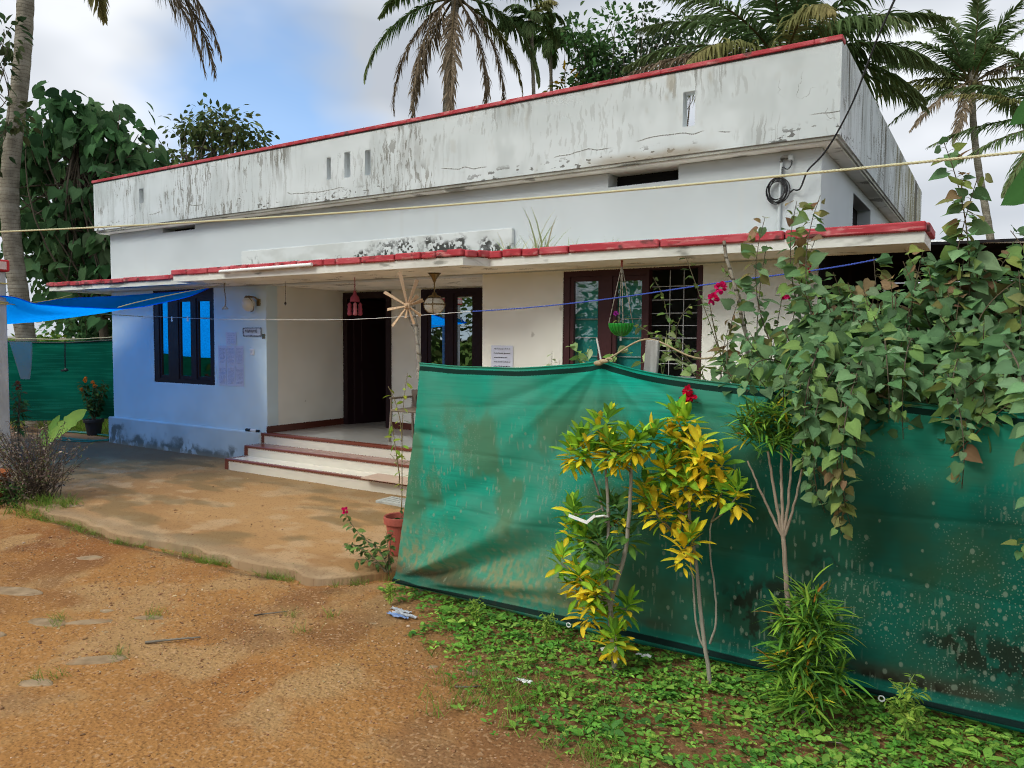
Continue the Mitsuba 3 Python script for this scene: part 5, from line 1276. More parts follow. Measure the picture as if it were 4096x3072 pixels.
ST = [((8.30, -4.86), (.17, .055, .03), .75, 'flat grey stone with a grass tuft, nearest of the embedded stones'), ((7.42, -4.71), (.17, .07, .025), .3, 'grey stone slab embedded between two grass tufts'), ((7.64, -4.56), (.15, .05, .03), .7, 'long narrow grey stone right of the embedded slab'), ((8.30, -5.21), (.10, .05, .028), .5, 'small pale stone with grass beside it, low at the left'), ((6.52, -4.54), (.26, .08, .025), .35, 'broad flat stone at the left edge of the ground'), ((7.52, -4.37), (.07, .04, .02), .2, 'little grey stone beyond the embedded slab'), ((7.95, -4.28), (.15, .045, .02), .55, 'thin flat stone below the middle grass tuft'), ((7.35, -5.02), (.09, .05, .03), .4, 'pale stone near the left edge, in front of the slab'), ((4.16, -2.95), (.22, .05, .05), .55, 'long grey root like stone beside the purple bush'), ((10.28, -3.79), (.055, .04, .03), .2, 'single beige stone lying among the weeds'), ((9.25, -3.52), (.035, .028, .018), .2, 'small reddish stone at the border of the weeds'), ((6.15, -3.75), (.12, .07, .018), .4, 'faint grey stone patch left of the yard edge'), ((8.02, -5.55), (.13, .05, .018), .3, 'low flat stone closest to the bottom left corner'), ((10.02, -3.85), (.04, .025, .018), .9, 'tan stone chip left of the beige stone')]
for i, (c, r, a, lab) in enumerate(ST):
    solo('stone', stone((c[0], c[1], float(ground_z(*c)) - .008 + (.05 if i == 8 else 0)), r, a, i + 3), 'm_stone', lab, 'stone', smooth=40)
for i, (a, b, r, lab) in enumerate([((8.32, -4.58), (8.52, -4.33), .009, 'dry grey twig lying on the bare ground in the middle'), ((8.5, -3.9), (8.62, -3.72), .006, 'short twig further back on the gravel'), ((10.3, -4.0), (10.45, -3.9), .005, 'thin pale stick among the weeds'), ((12.0, -3.5), (12.25, -3.42), .005, 'straight stick on the soil right of the low croton')]):
    p = spline([(*a, float(ground_z(*a)) + .01), ((a[0] + b[0]) / 2 + .01, (a[1] + b[1]) / 2 - .012, float(ground_z(*a)) + .016), (*b, float(ground_z(*b)) + .008)], 10)
    solo('twig', tube(p, np.linspace(r, r * .5, 10), 6), 'm_bark', lab, 'twig', smooth=True)
# ---------------------------------------------------------------- tarp, pillar, far net
mat('m_tarp', {'type': 'principledthin', 'base_color': {'type': 'rgb', 'value': [0.002, 0.29, 0.97]}, 'roughness': 0.45, 'diff_trans': 1.9, 'spec_trans': 0.0, 'eta': 1.35})
tq = np.array([0, .28, .45, .68, .84, 1])  # each edge starts at an unseen low end, added to steer blue light
NE = np.array([(-0.2, -4.9, 1.75), (2.78, -2.95, 2.27), (3.22, -2.7, 2.17), (3.62, -2.0, 2.145), (3.52, -1.2, 2.28), (3.25, -.45, 2.50)])
VE = np.array([(-2.2, -3.6, 1.35), (0.2, -1.9, 1.97), (1.2, -1.85, 2.0), (2.6, -1.5, 2.14), (3.0, -.9, 2.31), (3.2, -.44, 2.49)])
BE = np.array([(-3.6, -2.6, 1.6), (-1.2, -1.2, 2.17), (-.4, -.72, 2.40), (1.0, -.42, 2.46), (2.2, -.40, 2.475), (3.18, -.42, 2.50)])
from scipy.interpolate import PchipInterpolator
tt_ = np.linspace(0, 1, 70)
rows = [PchipInterpolator(tq, e)(tt_) for e in (NE, VE, BE)]
ww = np.linspace(0, 2, 41)
S_ = np.stack([PchipInterpolator([0, 1, 2], np.stack([r[i] for r in rows]))(ww) for i in range(70)], 0)
S_[..., 2] += .03 * (meshkit.fbm(S_ * np.array([1.5, 2.5, 0]), 3, seed=5) - .5) * np.sin(np.pi * tt_)[:, None]
# pulled down pocket near the pillar
i_, j_ = np.meshgrid(np.arange(69), np.arange(40), indexing='ij'); a_ = i_ * 41 + j_
tarp = thing('tarpaulin', 'bright blue tarpaulin slung from the gate pillar to the sunshade', 'tarpaulin')
part(tarp, 'sheet', (S_.reshape(-1, 3), np.stack([a_, a_ + 41, a_ + 42, a_ + 1], -1).reshape(-1, 4)), 'm_tarp', True)
part(tarp, 'hem', cat(tube(S_[:, 0], .007, 6), tube(S_[:, -1], .006, 6)), 'm_tarp', True)
mat('m_rope', plain((0.60, 0.56, 0.36), 0.85, 0.15))
mat('m_ropey', plain((0.55, 0.46, 0.16), 0.8, 0.2))
mat('m_ropeblue', plain((0.05, 0.09, 0.42), 0.6, 0.3))
mat('m_cord', plain((0.62, 0.60, 0.58), 0.7, 0.2))


def twist(pts, r, pitch, n, strands=3, sides=5):
    p = spline(pts, n)
    L = np.concatenate([[0], np.cumsum(np.linalg.norm(np.diff(p, axis=0), axis=1))])
    t = unit(np.gradient(p, axis=0)); a = unit(np.cross(t, [0, 0, 1.0])); b = np.cross(t, a)
    out = []
    for k in range(strands):
        ph = L / pitch * 2 * np.pi + k * 2 * np.pi / strands
        out.append(tube(p + (np.cos(ph)[:, None] * a + np.sin(ph)[:, None] * b) * r * .5, r * .58, sides))
    return cat(*out)


solo('rope', twist([(2.0, -5.45, 2.66), (6.63, -4.59, 2.55), (10.56, -3.86, 2.53), (12.8, -3.62, 2.55), (15.5, -3.4, 2.62)], .0062, .045, 1500), 'm_rope', 'long pale twisted rope strung across the whole view in front of the house', 'rope', smooth=True)
cl = thing('clothesline', 'clothesline of white cord and blue rope hung in front of the porch', 'clothesline')
pt = [(.97, -.01, 2.14), (1.86, -.15, 2.115), (3.33, -.35, 2.065), (5.01, -.59, 2.036), (6.38, -.78, 2.025), (7.62, -.96, 2.056), (8.30, -1.06, 2.08)]
part(cl, 'cord', tube(spline(pt, 80), .0035, 5), 'm_cord', True, label='thin white cord half of the line')
part(cl, 'blue_rope', twist([(8.30, -1.06, 2.08), (9.33, -1.2, 2.118), (10.06, -1.3, 2.171), (10.61, -1.38, 2.223), (11.07, -1.44, 2.265), (11.49, -1.5, 2.297), (12.1, -1.6, 2.37)], .0065, .04, 400, 2), 'm_ropeblue', True, label='blue rope half of the line')
part(cl, 'knot', ball((8.29, -1.06, 2.075), (.012, .012, .016), 1), 'm_black', True)
for x, s in ((1.93, 0), (2.42, 1)):
    solo('clothes_peg', cat(obox((x, -.16 - .06 * s, 2.085), (1, 0, 0), (0, 1, 0), (.1, 0, 1), .008, .007, .04, .003), obox((x + .012, -.16 - .06 * s, 2.085), (1, 0, 0), (0, 1, 0), (-.15, 0, 1), .006, .006, .04, .003)), 'm_white', ['white peg on the clothesline nearer the blue lit corner', 'white peg on the clothesline nearer the middle of the dark window'][s], 'clothes peg')
solo('tarp_rope', tube(spline([(2.79, -2.9, 2.19), (1.9, -1.5, 2.145), (.94, -.02, 2.14)], 20), .006, 6), 'm_ropey', 'yellow rope from the gate pillar to a hook on the blue lit wall', 'rope', smooth=True)
solo('tarp_rope', tube(spline([(2.79, -2.9, 2.2), (1.2, -1.7, 2.30), (-.3, -.5, 2.5)], 20), .005, 6), 'm_ropey', 'yellow rope rising from the gate pillar to the left end of the sunshade', 'rope', smooth=True)
solo('tarp_rope', tube(spline([(3.64, -2.0, 2.16), (3.5, -1.2, 2.36), (3.4, -.44, 2.53), (3.62, -.44, 2.555)], 20), .005, 6), 'm_rope', 'pale rope along the upper edge of the tarpaulin tied near the wall lamp', 'rope', smooth=True)
solo('wall_hook', cat(tube([(.94, .01, 2.14), (.94, -.035, 2.14), (.94, -.04, 2.11)], .008, 6), box(.92, .96, -.004, .012, 2.12, 2.16)), 'm_white', 'white hook in the blue lit wall left of the dark window', 'hook')


def f_pillar(p, n, uv):
    return mix((0.50, 0.52, 0.53), (0.40, 0.42, 0.43), smoothstep(.3, .7, fbm(p.x * 6, p.y * 6, p.z * 3, 3)))


mat('m_pillar', two({'type': 'diffuse', 'reflectance': proc(f_pillar)}))
mat('m_pinkwhite', plain((0.66, 0.50, 0.48), 0.6, 0.3))
mat('m_redpaint', plain((0.50, 0.03, 0.035), 0.5, 0.3))
pl = thing('gate_pillar', 'pale grey gate pillar with red and white cap at the left edge', 'pillar')
part(pl, 'shaft', box(2.48, 2.79, -3.12, -2.86, -.3, 2.56, .012), 'm_pillar')
part(pl, 'cap', box(2.45, 2.825, -3.15, -2.83, 2.561, 2.70, .012), 'm_redpaint', label='red painted pillar cap')
part(pl, 'cap_panel', box(2.49, 2.788, -3.158, -3.149, 2.585, 2.675), 'm_pinkwhite')
part(pl, 'cap_panel', box(2.824, 2.832, -3.11, -2.87, 2.585, 2.675), 'm_pinkwhite')
part(pl, 'rope_band', cat(*[tube([(2.47, -3.13, z), (2.80, -3.13, z + .01), (2.80, -2.85, z), (2.47, -2.85, z - .01), (2.47, -3.13, z)], .007, 5) for z in (2.18, 2.20, 2.42)]), 'm_ropey')


def f_fnet(p, n, uv):
    g = fbm(p.x * 1.6, p.z * 2.2, p.y, 4)
    c = mix((0.006, 0.165, 0.095), (0.005, 0.105, 0.062), smoothstep(.3, .7, g))
    c = mix(c, (0.010, 0.05, 0.03), .55 * smoothstep(.95, .25, p.z + .3 * (g - .5)))
    return mix(c, (0.02, 0.24, 0.15), .35 * smoothstep(.5, .8, noise(p.x * 3, p.z * 60, 2.0)))


mat('m_fnet', {'type': 'principledthin', 'base_color': proc(f_fnet), 'roughness': 0.6, 'diff_trans': 0.6, 'spec_trans': 0.0, 'eta': 1.3})
fn = thing('far_shade_net', 'dark green shade net closing the gap between the house corner and the trees', 'shade net')
u = np.linspace(0, 1, 80); w = np.linspace(0, 1, 40)
U, W = np.meshgrid(u, w, indexing='ij')
X = -5.0 + U * 4.97; Yb = -1.93 + U * 3.15
Z = .27 + .03 * np.sin(U * 9) + W * (1.47 + .015 * np.cos(U * 7 * 2))
d = .05 * (meshkit.fbm(np.stack([U * 6, W * 2.5, U * 0], -1), 3, seed=3) - .5)
i_, j_ = np.meshgrid(np.arange(79), np.arange(39), indexing='ij'); a_ = i_ * 40 + j_
part(fn, 'cloth', (np.stack([X + d * .54, Yb - d * .84, Z], -1).reshape(-1, 3), np.stack([a_, a_ + 40, a_ + 41, a_ + 1], -1).reshape(-1, 4)), 'm_fnet', True)
part(fn, 'border', tube(np.stack([X[:, -1], Yb[:, -1] - .006, Z[:, -1] - .02], 1), .012, 6), 'm_black', True)
part(fn, 'top_rope', tube(np.stack([X[:, -1], Yb[:, -1] - .01, Z[:, -1] + .045 - .05 * np.abs(U[:, -1] - .55)], 1), .009, 6), 'm_rope', True)
part(fn, 'post', tube([(-3.9, -1.2, -.2), (-3.9, -1.2, 1.8)], .025, 8), 'm_bark', True)
solo('pulley', cat(tube([(-1.56, .0, 1.72), (-1.57, .0, 1.24)], .006, 5), tube([(-1.53, .0, 1.72), (-1.545, .0, 1.24)], .006, 5), obox((-1.58, .0, 1.19), (1, 0, .1), (0, 1, 0), (-.1, 0, 1), .10, .02, .016, .005), ball((-1.54, 0, 1.20), (.04, .03, .035), 1)), 'm_black', 'small black bracket hanging on cords before the far green net', 'hanging bracket')
mat('m_sheath', plain((0.40, 0.31, 0.19), 0.85, 0.15))
p = spline([(-.95, -1.02, 1.71), (-.80, -1.05, 1.45), (-.70, -1.08, 1.1)], 10)
wd = np.linspace(.16, .06, 10)
vv = np.concatenate([p + np.stack([s * wd, s * wd * .6, 0 * wd], 1) + np.array([0, k, 0]) for s in (-1, 1) for k in (0, .015)])
hull = trimesh.convex.convex_hull(vv)
solo('palm_sheath', (np.array(hull.vertices), np.array(hull.faces)), 'm_sheath', 'dry brown palm sheath hung at the left part of the far net', 'palm sheath')

# pots, hose
mat('m_clay', plain((0.36, 0.085, 0.06), 0.6, 0.3))
mat('m_clayo', plain((0.38, 0.12, 0.045), 0.75, 0.2))
mat('m_soil', plain((0.10, 0.06, 0.035), 0.95, 0.05))
mat('m_blackpot', plain((0.02, 0.019, 0.02), 0.5, 0.35))


def pot(name, label, c, r, h, m, flare=1.0):
    k = thing(name, label, 'pot')
    part(k, 'body', lathe([(0, 0), (r * .62, 0), (r * .68, .01), (r * .90 * flare, h * .78), (r * .91 * flare, h * .80), (r * 1.04 * flare, h * .81), (r * 1.06 * flare, h * .97), (r * 1.02 * flare, h), (r * .94 * flare, h * .985), (r * .88 * flare, h * .86), (r * .86 * flare, h * .80)], c, 28), m, 50)
    part(k, 'soil', lathe([(0, h * .875), (r * .45, h * .885), (r * .89 * flare, h * .86)], c, 20), 'm_soil', True)
    return k


pot('flower_pot', 'black plastic flower pot holding the orange marigolds', (-1.2, .3, 0), .165, .30, 'm_blackpot')
pot('flower_pot', 'red clay flower pot with pale rim half hidden by the net corner', (8.48, -2.36, -.04), .135, .33, 'm_clay')
pot('flower_pot', 'orange clay flower pot hidden in the purple bush', (2.98, -3.2, -.14), .22, .38, 'm_clayo')
shootplant('potted_plant', 'small weed growing in the red clay pot', 'plant', [[(8.49, -2.36, .22), (8.50, -2.36, .31), (8.52, -2.36, .37)], [(8.52, -2.39, .22), (8.55, -2.40, .33)]], OVAL, .06, .03, [(.06, .13, .04)], 70, r=.003, start=.2)
mat('m_hose', plain((0.02, 0.19, 0.14), 0.4, 0.5))
th = np.linspace(0, 6.28 * 3.2, 120)
hz = thing('garden_hose', 'green garden hose lying in loose loops beside the black pot', 'hose')
part(hz, 'tube', tube(np.stack([-1.1 + .95 * np.cos(th) * (1 + .08 * np.sin(th * .7)), -.02 + .38 * np.sin(th) + .1 * np.cos(th * .6), .015 + .006 * np.sin(th * 3) + th * .0012], 1), .012, 7), 'm_hose', True)

# ---------------------------------------------------------------- wall fittings
mat('m_brass', plain((0.22, 0.15, 0.06), 0.35, 0.5, metallic=0.7))
mat('m_globe', plain((0.62, 0.60, 0.53), 0.15, 0.6))
mat('m_paper', plain((0.60, 0.62, 0.74), 0.85, 0.1))
mat('m_print', plain((0.40, 0.43, 0.58), 0.9, 0.1))
mat('m_ink', plain((0.03, 0.03, 0.05), 0.8, 0.2))
mat('m_plate', plain((0.58, 0.62, 0.66), 0.4, 0.4))
wl = thing('wall_lamp', 'round glass wall lamp with dark metal arm above the name plate', 'wall lamp')
part(wl, 'backplate', lathe([(0, -.012), (.055, -.01), (.06, 0), (0, .004)], (0, 0, 0), 18)[0][:, [0, 2, 1]] * [1, 1, 1] + np.array([3.78, -.008, 2.33]) if False else cat(box(3.74, 3.82, -.02, -.0005, 2.26, 2.36, .008)), 'm_brass')
part(wl, 'globe', ball((3.69, -.115, 2.285), (.105, .085, .105), 3), 'm_globe', True)
part(wl, 'arm', tube(spline([(3.78, -.01, 2.33), (3.76, -.08, 2.385), (3.70, -.115, 2.385)], 10), .011, 7), 'm_brass', True)
part(wl, 'collar', lathe([(0, 2.40), (.04, 2.40), (.055, 2.375), (.05, 2.365), (0, 2.365)], (3.69, -.115, 0), 16), 'm_brass', True)
part(wl, 'rib', tube([(3.69 + .10 * math.sin(a), -.115 - .086 * math.cos(a) * .5, 2.285 + .108 * math.cos(a)) for a in np.linspace(0, 3.14, 14)], .006, 5), 'm_brass', True)
npl = thing('name_plate', 'small pale name plate with dark curly lettering beside the porch corner', 'name plate')
part(npl, 'board', box(3.44, 3.835, -.014, -.0005, 1.83, 1.945, .003), 'm_plate')
part(npl, 'frame', wall_y(sbox(3.435, 1.825, 3.84, 1.95).difference(sbox(3.446, 1.836, 3.829, 1.939)), -.018, -.0143), 'm_ink')
let = []
for i, x in enumerate([3.50, 3.545, 3.59, 3.635, 3.68, 3.725]):
    r = .016
    let.append(tube([(x + r * math.cos(a), -.017, 1.902 + r * math.sin(a)) for a in np.linspace(.3, 5.6, 12)], .0035, 4))
    if i % 2:
        let.append(tube([(x + r, -.017, 1.902), (x + r + .008, -.017, 1.882), (x - .004, -.017, 1.876)], .0032, 4))
    else:
        let.append(tube([(x - r, -.017, 1.902), (x, -.017, 1.904), (x + r * .6, -.017, 1.912)], .003, 4))
part(npl, 'lettering', cat(*let), 'm_ink')
part(npl, 'rivet', cat(*[ball((x, -.015, 1.885), .006, 1) for x in (3.453, 3.822)]), 'm_ink')
solo('number_tile', box(3.845, 3.905, -.012, -.0005, 1.79, 1.86, .003), 'm_brass', 'small brass coloured tile at the corner of the name plate', 'tile')
sw = thing('bell_switch', 'white bell switch on the wall below the name plate', 'switch')
part(sw, 'plate', box(3.575, 3.665, -.016, -.0005, 1.555, 1.645, .005), 'm_white')
part(sw, 'button', box(3.605, 3.635, -.024, -.0165, 1.58, 1.62, .004), 'm_plate')


def paper(label, x0, x1, z0, z1, seed, group=None, lines=9, ink='m_print'):
    rg = np.random.default_rng(seed)
    k = thing('paper_notice', label, 'notice', group)
    nx, nz = 6, 8
    gx, gz = np.meshgrid(np.linspace(x0, x1, nx), np.linspace(z0, z1, nz), indexing='ij')
    gy = -.004 - .004 * rg.random((nx, nz)) - .004 * ((gx - x0) / (x1 - x0) > .99)
    i, j = np.meshgrid(np.arange(nx - 1), np.arange(nz - 1), indexing='ij'); a = i * nz + j
    part(k, 'sheet', (np.stack([gx, gy, gz], -1).reshape(-1, 3), np.stack([a, a + nz, a + nz + 1, a + 1], -1).reshape(-1, 4)), 'm_paper', True)
    bars = []
    for q in range(lines):
        z = z1 - (z1 - z0) * (.14 + .72 * q / max(lines - 1, 1)); x = x0 + (x1 - x0) * (.12 + .04 * rg.random())
        xe = x1 - (x1 - x0) * (.12 + .25 * rg.random() * (q % 3 == 2))
        while x < xe:
            l = rg.uniform(.012, .035)
            bars.append(box(x, min(x + l, xe), -.0118, -.0105, z - .0035, z + .0035)); x += l + .006
    part(k, 'print', cat(*bars), ink)


paper('small printed notice pasted above the block of papers by the dark window', 3.03, 3.28, 1.70, 1.885, 1, lines=6)
n_ = 0
for r_ in range(2):
    for c_ in range(3):
        paper(['paper sheet at the top left of the block on the wall by the dark window', 'paper sheet at the top middle of the block by the dark window', 'paper sheet at the top right of the block by the dark window', 'paper sheet at the bottom left of the block by the dark window', 'paper sheet at the bottom middle of the block by the dark window', 'paper sheet at the bottom right of the block by the dark window'][n_], 2.845 + c_ * .199, 2.845 + c_ * .199 + .196, 1.69 - (r_ + 1) * .302, 1.69 - r_ * .302 - .004, 10 + n_, 'papers pasted by the window', lines=12)
        n_ += 1
paper('lavender printed notice on the cream wall between the porch and the maroon window', 7.81, 8.11, 1.46, 1.735, 30, lines=5, ink='m_ink')
bt = thing('bottle', 'small dark and white bottle lying on the plinth ledge by the steps', 'bottle')
bx = lambda x0, x1, r: tube([(x0, -.045, .463), (x1, -.045, .463)], r, 12)
part(bt, 'body', bx(3.52, 3.72, .022), 'm_black', True)
part(bt, 'label', bx(3.63, 3.745, .0228), 'm_white', True)
part(bt, 'cap', bx(3.745, 3.80, .018), 'm_black', True)

# hanging things
hk = thing('hanging_hook', 'cord with a small hook hanging from the sunshade by the wall lamp', 'hook')
part(hk, 'cord', tube(spline([(3.62, -.45, 2.575), (3.61, -.45, 2.45), (3.63, -.45, 2.36), (3.62, -.45, 2.24)], 10), .007, 5), 'm_bark', True)
part(hk, 'hook', cat(tube([(3.56, -.45, 2.205), (3.62, -.45, 2.245), (3.68, -.45, 2.205), (3.56, -.45, 2.205)], .008, 5)), 'm_slabgrey', True)
bs = thing('bead_string', 'short string with a dark bead hanging from the porch canopy', 'ornament')
part(bs, 'string', tube([(4.68, -.3, 2.565), (4.68, -.3, 2.28)], .004, 5), 'm_bark')
part(bs, 'bead', ball((4.68, -.3, 2.265), (.014, .014, .022), 2), 'm_black', True)
mat('m_chime', plain((0.30, 0.045, 0.075), 0.6, 0.3))
mat('m_chime2', plain((0.46, 0.14, 0.17), 0.6, 0.3))
wc = thing('wind_chime', 'red wind chime with five tassels hanging in front of the door', 'wind chime')
part(wc, 'string', tube([(5.95, -.3, 2.565), (5.95, -.3, 2.38)], .006, 5), 'm_chime')
part(wc, 'top', lathe([(0, 2.40), (.018, 2.40), (.022, 2.35), (.05, 2.32), (.062, 2.27), (.06, 2.255), (0, 2.262)], (5.95, -.3, 0), 16), 'm_chime', True)
for i in range(6):
    a = i * 1.047 + .3
    c = np.array([5.95 + .075 * math.cos(a), -.3 + .075 * math.sin(a), 0])
    part(wc, 'tassel', lathe([(0, 2.25), (.010, 2.245), (.024, 2.225), (.018, 2.20), (.026, 2.165), (.020, 2.145), (.027, 2.12), (.024, 2.095), (0, 2.09)], c, 10), 'm_chime2' if i % 2 else 'm_chime', True)
lt = thing('lantern', 'hanging glass globe lantern with brass cap under the porch canopy', 'lantern')
lc = (7.21, -.3, 0)
part(lt, 'ceiling_rose', lathe([(0, 2.565), (.075, 2.56), (.06, 2.545), (.028, 2.50), (.012, 2.46), (0, 2.455)], lc, 18), 'm_brass', True)
part(lt, 'rod', tube([(7.21, -.3, 2.47), (7.21, -.3, 2.33)], .007, 7), 'm_brass', True)
part(lt, 'cap', lathe([(0, 2.345), (.02, 2.34), (.03, 2.315), (.075, 2.295), (.085, 2.28), (0, 2.275)], lc, 20), 'm_brass', True)
part(lt, 'globe', lathe([(.062, 2.28), (.098, 2.255), (.118, 2.215), (.120, 2.19), (.108, 2.15), (.075, 2.115), (.03, 2.105), (0, 2.105)], lc, 26), 'm_globe', True)
part(lt, 'band', cat(lathe([(.118, 2.212), (.125, 2.208), (.125, 2.198), (.118, 2.194)], lc, 26), lathe([(0, 2.108), (.022, 2.106), (.016, 2.085), (0, 2.078)], lc, 12)), 'm_brass', True)
for i in range(4):
    a = i * 1.571 + .5
    part(lt, 'rib', tube([(7.21 + r * math.cos(a), -.3 + r * math.sin(a), z) for r, z in ((.08, 2.28), (.105, 2.253), (.124, 2.21), (.124, 2.185), (.112, 2.148), (.078, 2.112), (.02, 2.10))], .0045, 5), 'm_brass', True)
solo('white_pipe', tube([(4.2, -.955, 2.655), (5.9, -.955, 2.668)], .021, 10), 'm_white', 'white plastic pipe fixed along the canopy edge', 'pipe', smooth=50)

mat('m_basket', plain((0.02, 0.26, 0.03), 0.35, 0.5))
hb = thing('hanging_basket', 'green plastic hanging basket with coir strings before the maroon window', 'hanging basket')
bc = np.array([9.68, -.55, 0])
part(hb, 'bowl', lathe([(.112, 1.965), (.115, 1.955), (.108, 1.93), (.088, 1.89), (.055, 1.86), (.02, 1.845), (0, 1.842)], bc, 28), 'm_basket', 40)
part(hb, 'fin', cat(*[tube([bc + [math.cos(a) * r, math.sin(a) * r, z] for r, z in ((.118, 1.965), (.112, 1.93), (.092, 1.888), (.058, 1.857), (.022, 1.843))], .0045, 4) for a in np.arange(22) * 2 * np.pi / 22]), 'm_basket')
for i in range(4):
    a = i * 1.571 + .6
    part(hb, 'string', tube([bc + [0, 0, 2.52], bc + [math.cos(a) * .115, math.sin(a) * .115, 1.965]], .0045, 5), 'm_bark', True)
part(hb, 'hook', tube([bc + [0, 0, 2.575], bc + [0, 0, 2.50]], .010, 6), 'm_clay')
part(hb, 'bottom_plug', tube([bc + [0, 0, 1.845], bc + [0, 0, 1.80]], .010, 7), 'm_cord')
shootplant('basket_plant', 'small plant with a magenta flower growing in the hanging basket', 'plant', [[bc + [0, 0, 1.94], bc + [.05, 0, 2.02], bc + [.10, -.02, 2.05]], [bc + [-.02, 0, 1.94], bc + [-.04, 0, 2.04]], [bc + [.03, 0, 1.94], bc + [.02, -.04, 2.0]]], LANCE, .06, .03, RG, 71, r=.003, flowers=[bc + [-.045, -.02, 2.06]], fcol=(.45, .04, .40), fr=.022)

# cable, coil and conduit
wp = [(11.09, -.03, 3.15), (11.12, -.03, 3.175), (11.16, -.05, 3.16), (11.24, -.1, 3.29), (11.34, -.15, 3.38), (11.53, -.26, 3.60), (11.80, -.9, 3.81), (11.98, -1.5, 3.88), (12.18, -2.2, 3.88), (12.32, -2.9, 3.8)]
cb = thing('service_cable', 'black cable coiled on the upper wall and rising over the parapet corner', 'cable')
part(cb, 'cable', tube(spline(wp, 90), .0075, 6), 'm_black', True)
rg = np.random.default_rng(8)
cl_ = []
for i in range(7):
    a = np.linspace(0, 6.6, 40) + rg.uniform(0, 6)
    r = .086 + rg.normal(0, .009); ox, oz = rg.normal(0, .014, 2)
    cl_.append(tube(np.stack([10.99 + ox + r * np.cos(a) * .92, -.028 - .006 * i + .004 * np.sin(a * 2), 3.185 + oz - .004 * i + r * np.sin(a) * 1.12], 1), .0052, 5))
part(cb, 'coil', cat(*cl_), 'm_black', True)
cd = thing('conduit', 'grey electrical conduit with a bent head above the cable coil', 'conduit')
part(cd, 'pipe', tube(spline([(11.0, -.025, 2.74), (11.0, -.025, 3.1), (11.01, -.025, 3.44)], 20), .014, 8), 'm_wall', True)
part(cd, 'head', tube(spline([(11.01, -.03, 3.43), (11.02, -.03, 3.47), (11.05, -.03, 3.475), (11.085, -.03, 3.47)], 12), .016, 8), 'm_slabgrey', True)
part(cd, 'cap', box(11.07, 11.11, -.05, -.005, 3.44, 3.485, .005), 'm_wall')
part(cd, 'wire', tube(spline([(11.09, -.035, 3.445), (11.095, -.04, 3.39), (11.06, -.04, 3.36), (11.03, -.04, 3.385), (11.02, -.035, 3.30), (11.03, -.03, 3.22)], 24), .005, 5), 'm_black', True)

# net supports and ties
def f_plank(p, n, uv):
    return mix((0.42, 0.42, 0.41), (0.27, 0.265, 0.255), smoothstep(.3, .7, fbm(p.x * 30, p.y * 30, p.z * 3, 3)))


mat('m_plank', two({'type': 'diffuse', 'reflectance': proc(f_plank)}))
solo('post', obox((10.90, -2.87, .90), (1, 0, -.06), (0, 1, 0), (.06, 0, 1), .042, .016, .90, .004), 'm_plank', 'weathered grey plank post standing behind the net top', 'post')
solo('post', tube([(9.16, -2.91, -.2), (9.22, -2.91, 1.6)], .022, 8), 'm_bark', 'wooden stake carrying the left edge of the shade net', 'post', smooth=True)
solo('post', tube([(10.62, -2.90, -.2), (10.65, -2.91, 1.66)], .022, 8), 'm_bark', 'wooden stake carrying the peak of the shade net', 'post', smooth=True)
solo('stick', tube([(10.63, -2.9, 1.62), (10.585, -2.9, 1.81)], .006, 5), 'm_cord', 'thin white stick rising from the peak of the shade net', 'stick')
solo('tie_rope', tube(spline([(10.62, -2.96, 1.66), (10.76, -2.90, 1.735), (10.90, -2.87, 1.805), (11.05, -2.88, 1.77), (11.3, -2.8, 1.7)], 24), .006, 5), 'm_sheath', 'brown rope from the net peak over the plank post into the bush', 'rope', smooth=True)
part(net, 'knot', cat(ball((10.64, -2.985, 1.655), (.030, .018, .016), 2), ball((10.675, -2.985, 1.668), (.034, .016, .014), 2), tube([(10.66, -2.985, 1.66), (10.70, -2.975, 1.685), (10.73, -2.97, 1.68)], .007, 5)), 'm_sheath', True)
part(net, 'top_hem', tube(np.stack([np.linspace(9.18, 14.5, 160), np.full(160, -2.955), net_top(np.linspace(9.18, 14.5, 160)) + .002], 1), .0045, 5), 'm_net', True, uv=np.tile([[11.0, .3]], (160 * 5 + 2, 1)))
def ring(c, r, w):
    a = np.linspace(0, 2 * np.pi, 17)
    return tube([(c[0] + r * math.cos(t), c[1], c[2] + r * math.sin(t)) for t in a], w, 5)


for c in ((10.48, -3.035, -.028), (12.30, -3.03, -.03)):
    part(net, 'grommet', ring(c, .014, .004), 'm_white', True)
solo('rag', cat(obox((10.73, -3.40, .765), (1, 0, -.22), (0, 1, 0), (.22, 0, 1), .062, .003, .009, .001), obox((10.81, -3.40, .775), (.8, 0, .7), (0, 1, 0), (-.7, 0, .8), .035, .003, .008, .001), tube([(10.83, -3.395, .79), (10.88, -3.375, .80), (10.90, -3.35, .79)], .007, 5)), 'm_white', 'white cloth strip tied round the stems in the middle of the double tiered croton', 'rag')
solo('rag', cat(obox((10.915, -3.385, .04), (1, 0, .42), (0, 1, 0), (-.42, 0, 1), .035, .004, .009, .002), obox((10.965, -3.385, .02), (.6, 0, -1), (0, 1, 0), (1, 0, .6), .035, .004, .010, .002), obox((10.965, -3.39, .045), (1, 0, .7), (0, 1, 0), (-.7, 0, 1), .025, .004, .008, .002), lathe([(.022, .03), (.024, .04), (.022, .05)], (10.935, -3.35, 0), 12)), 'm_white', 'white cloth strip knotted round the foot of the double tiered croton', 'rag')

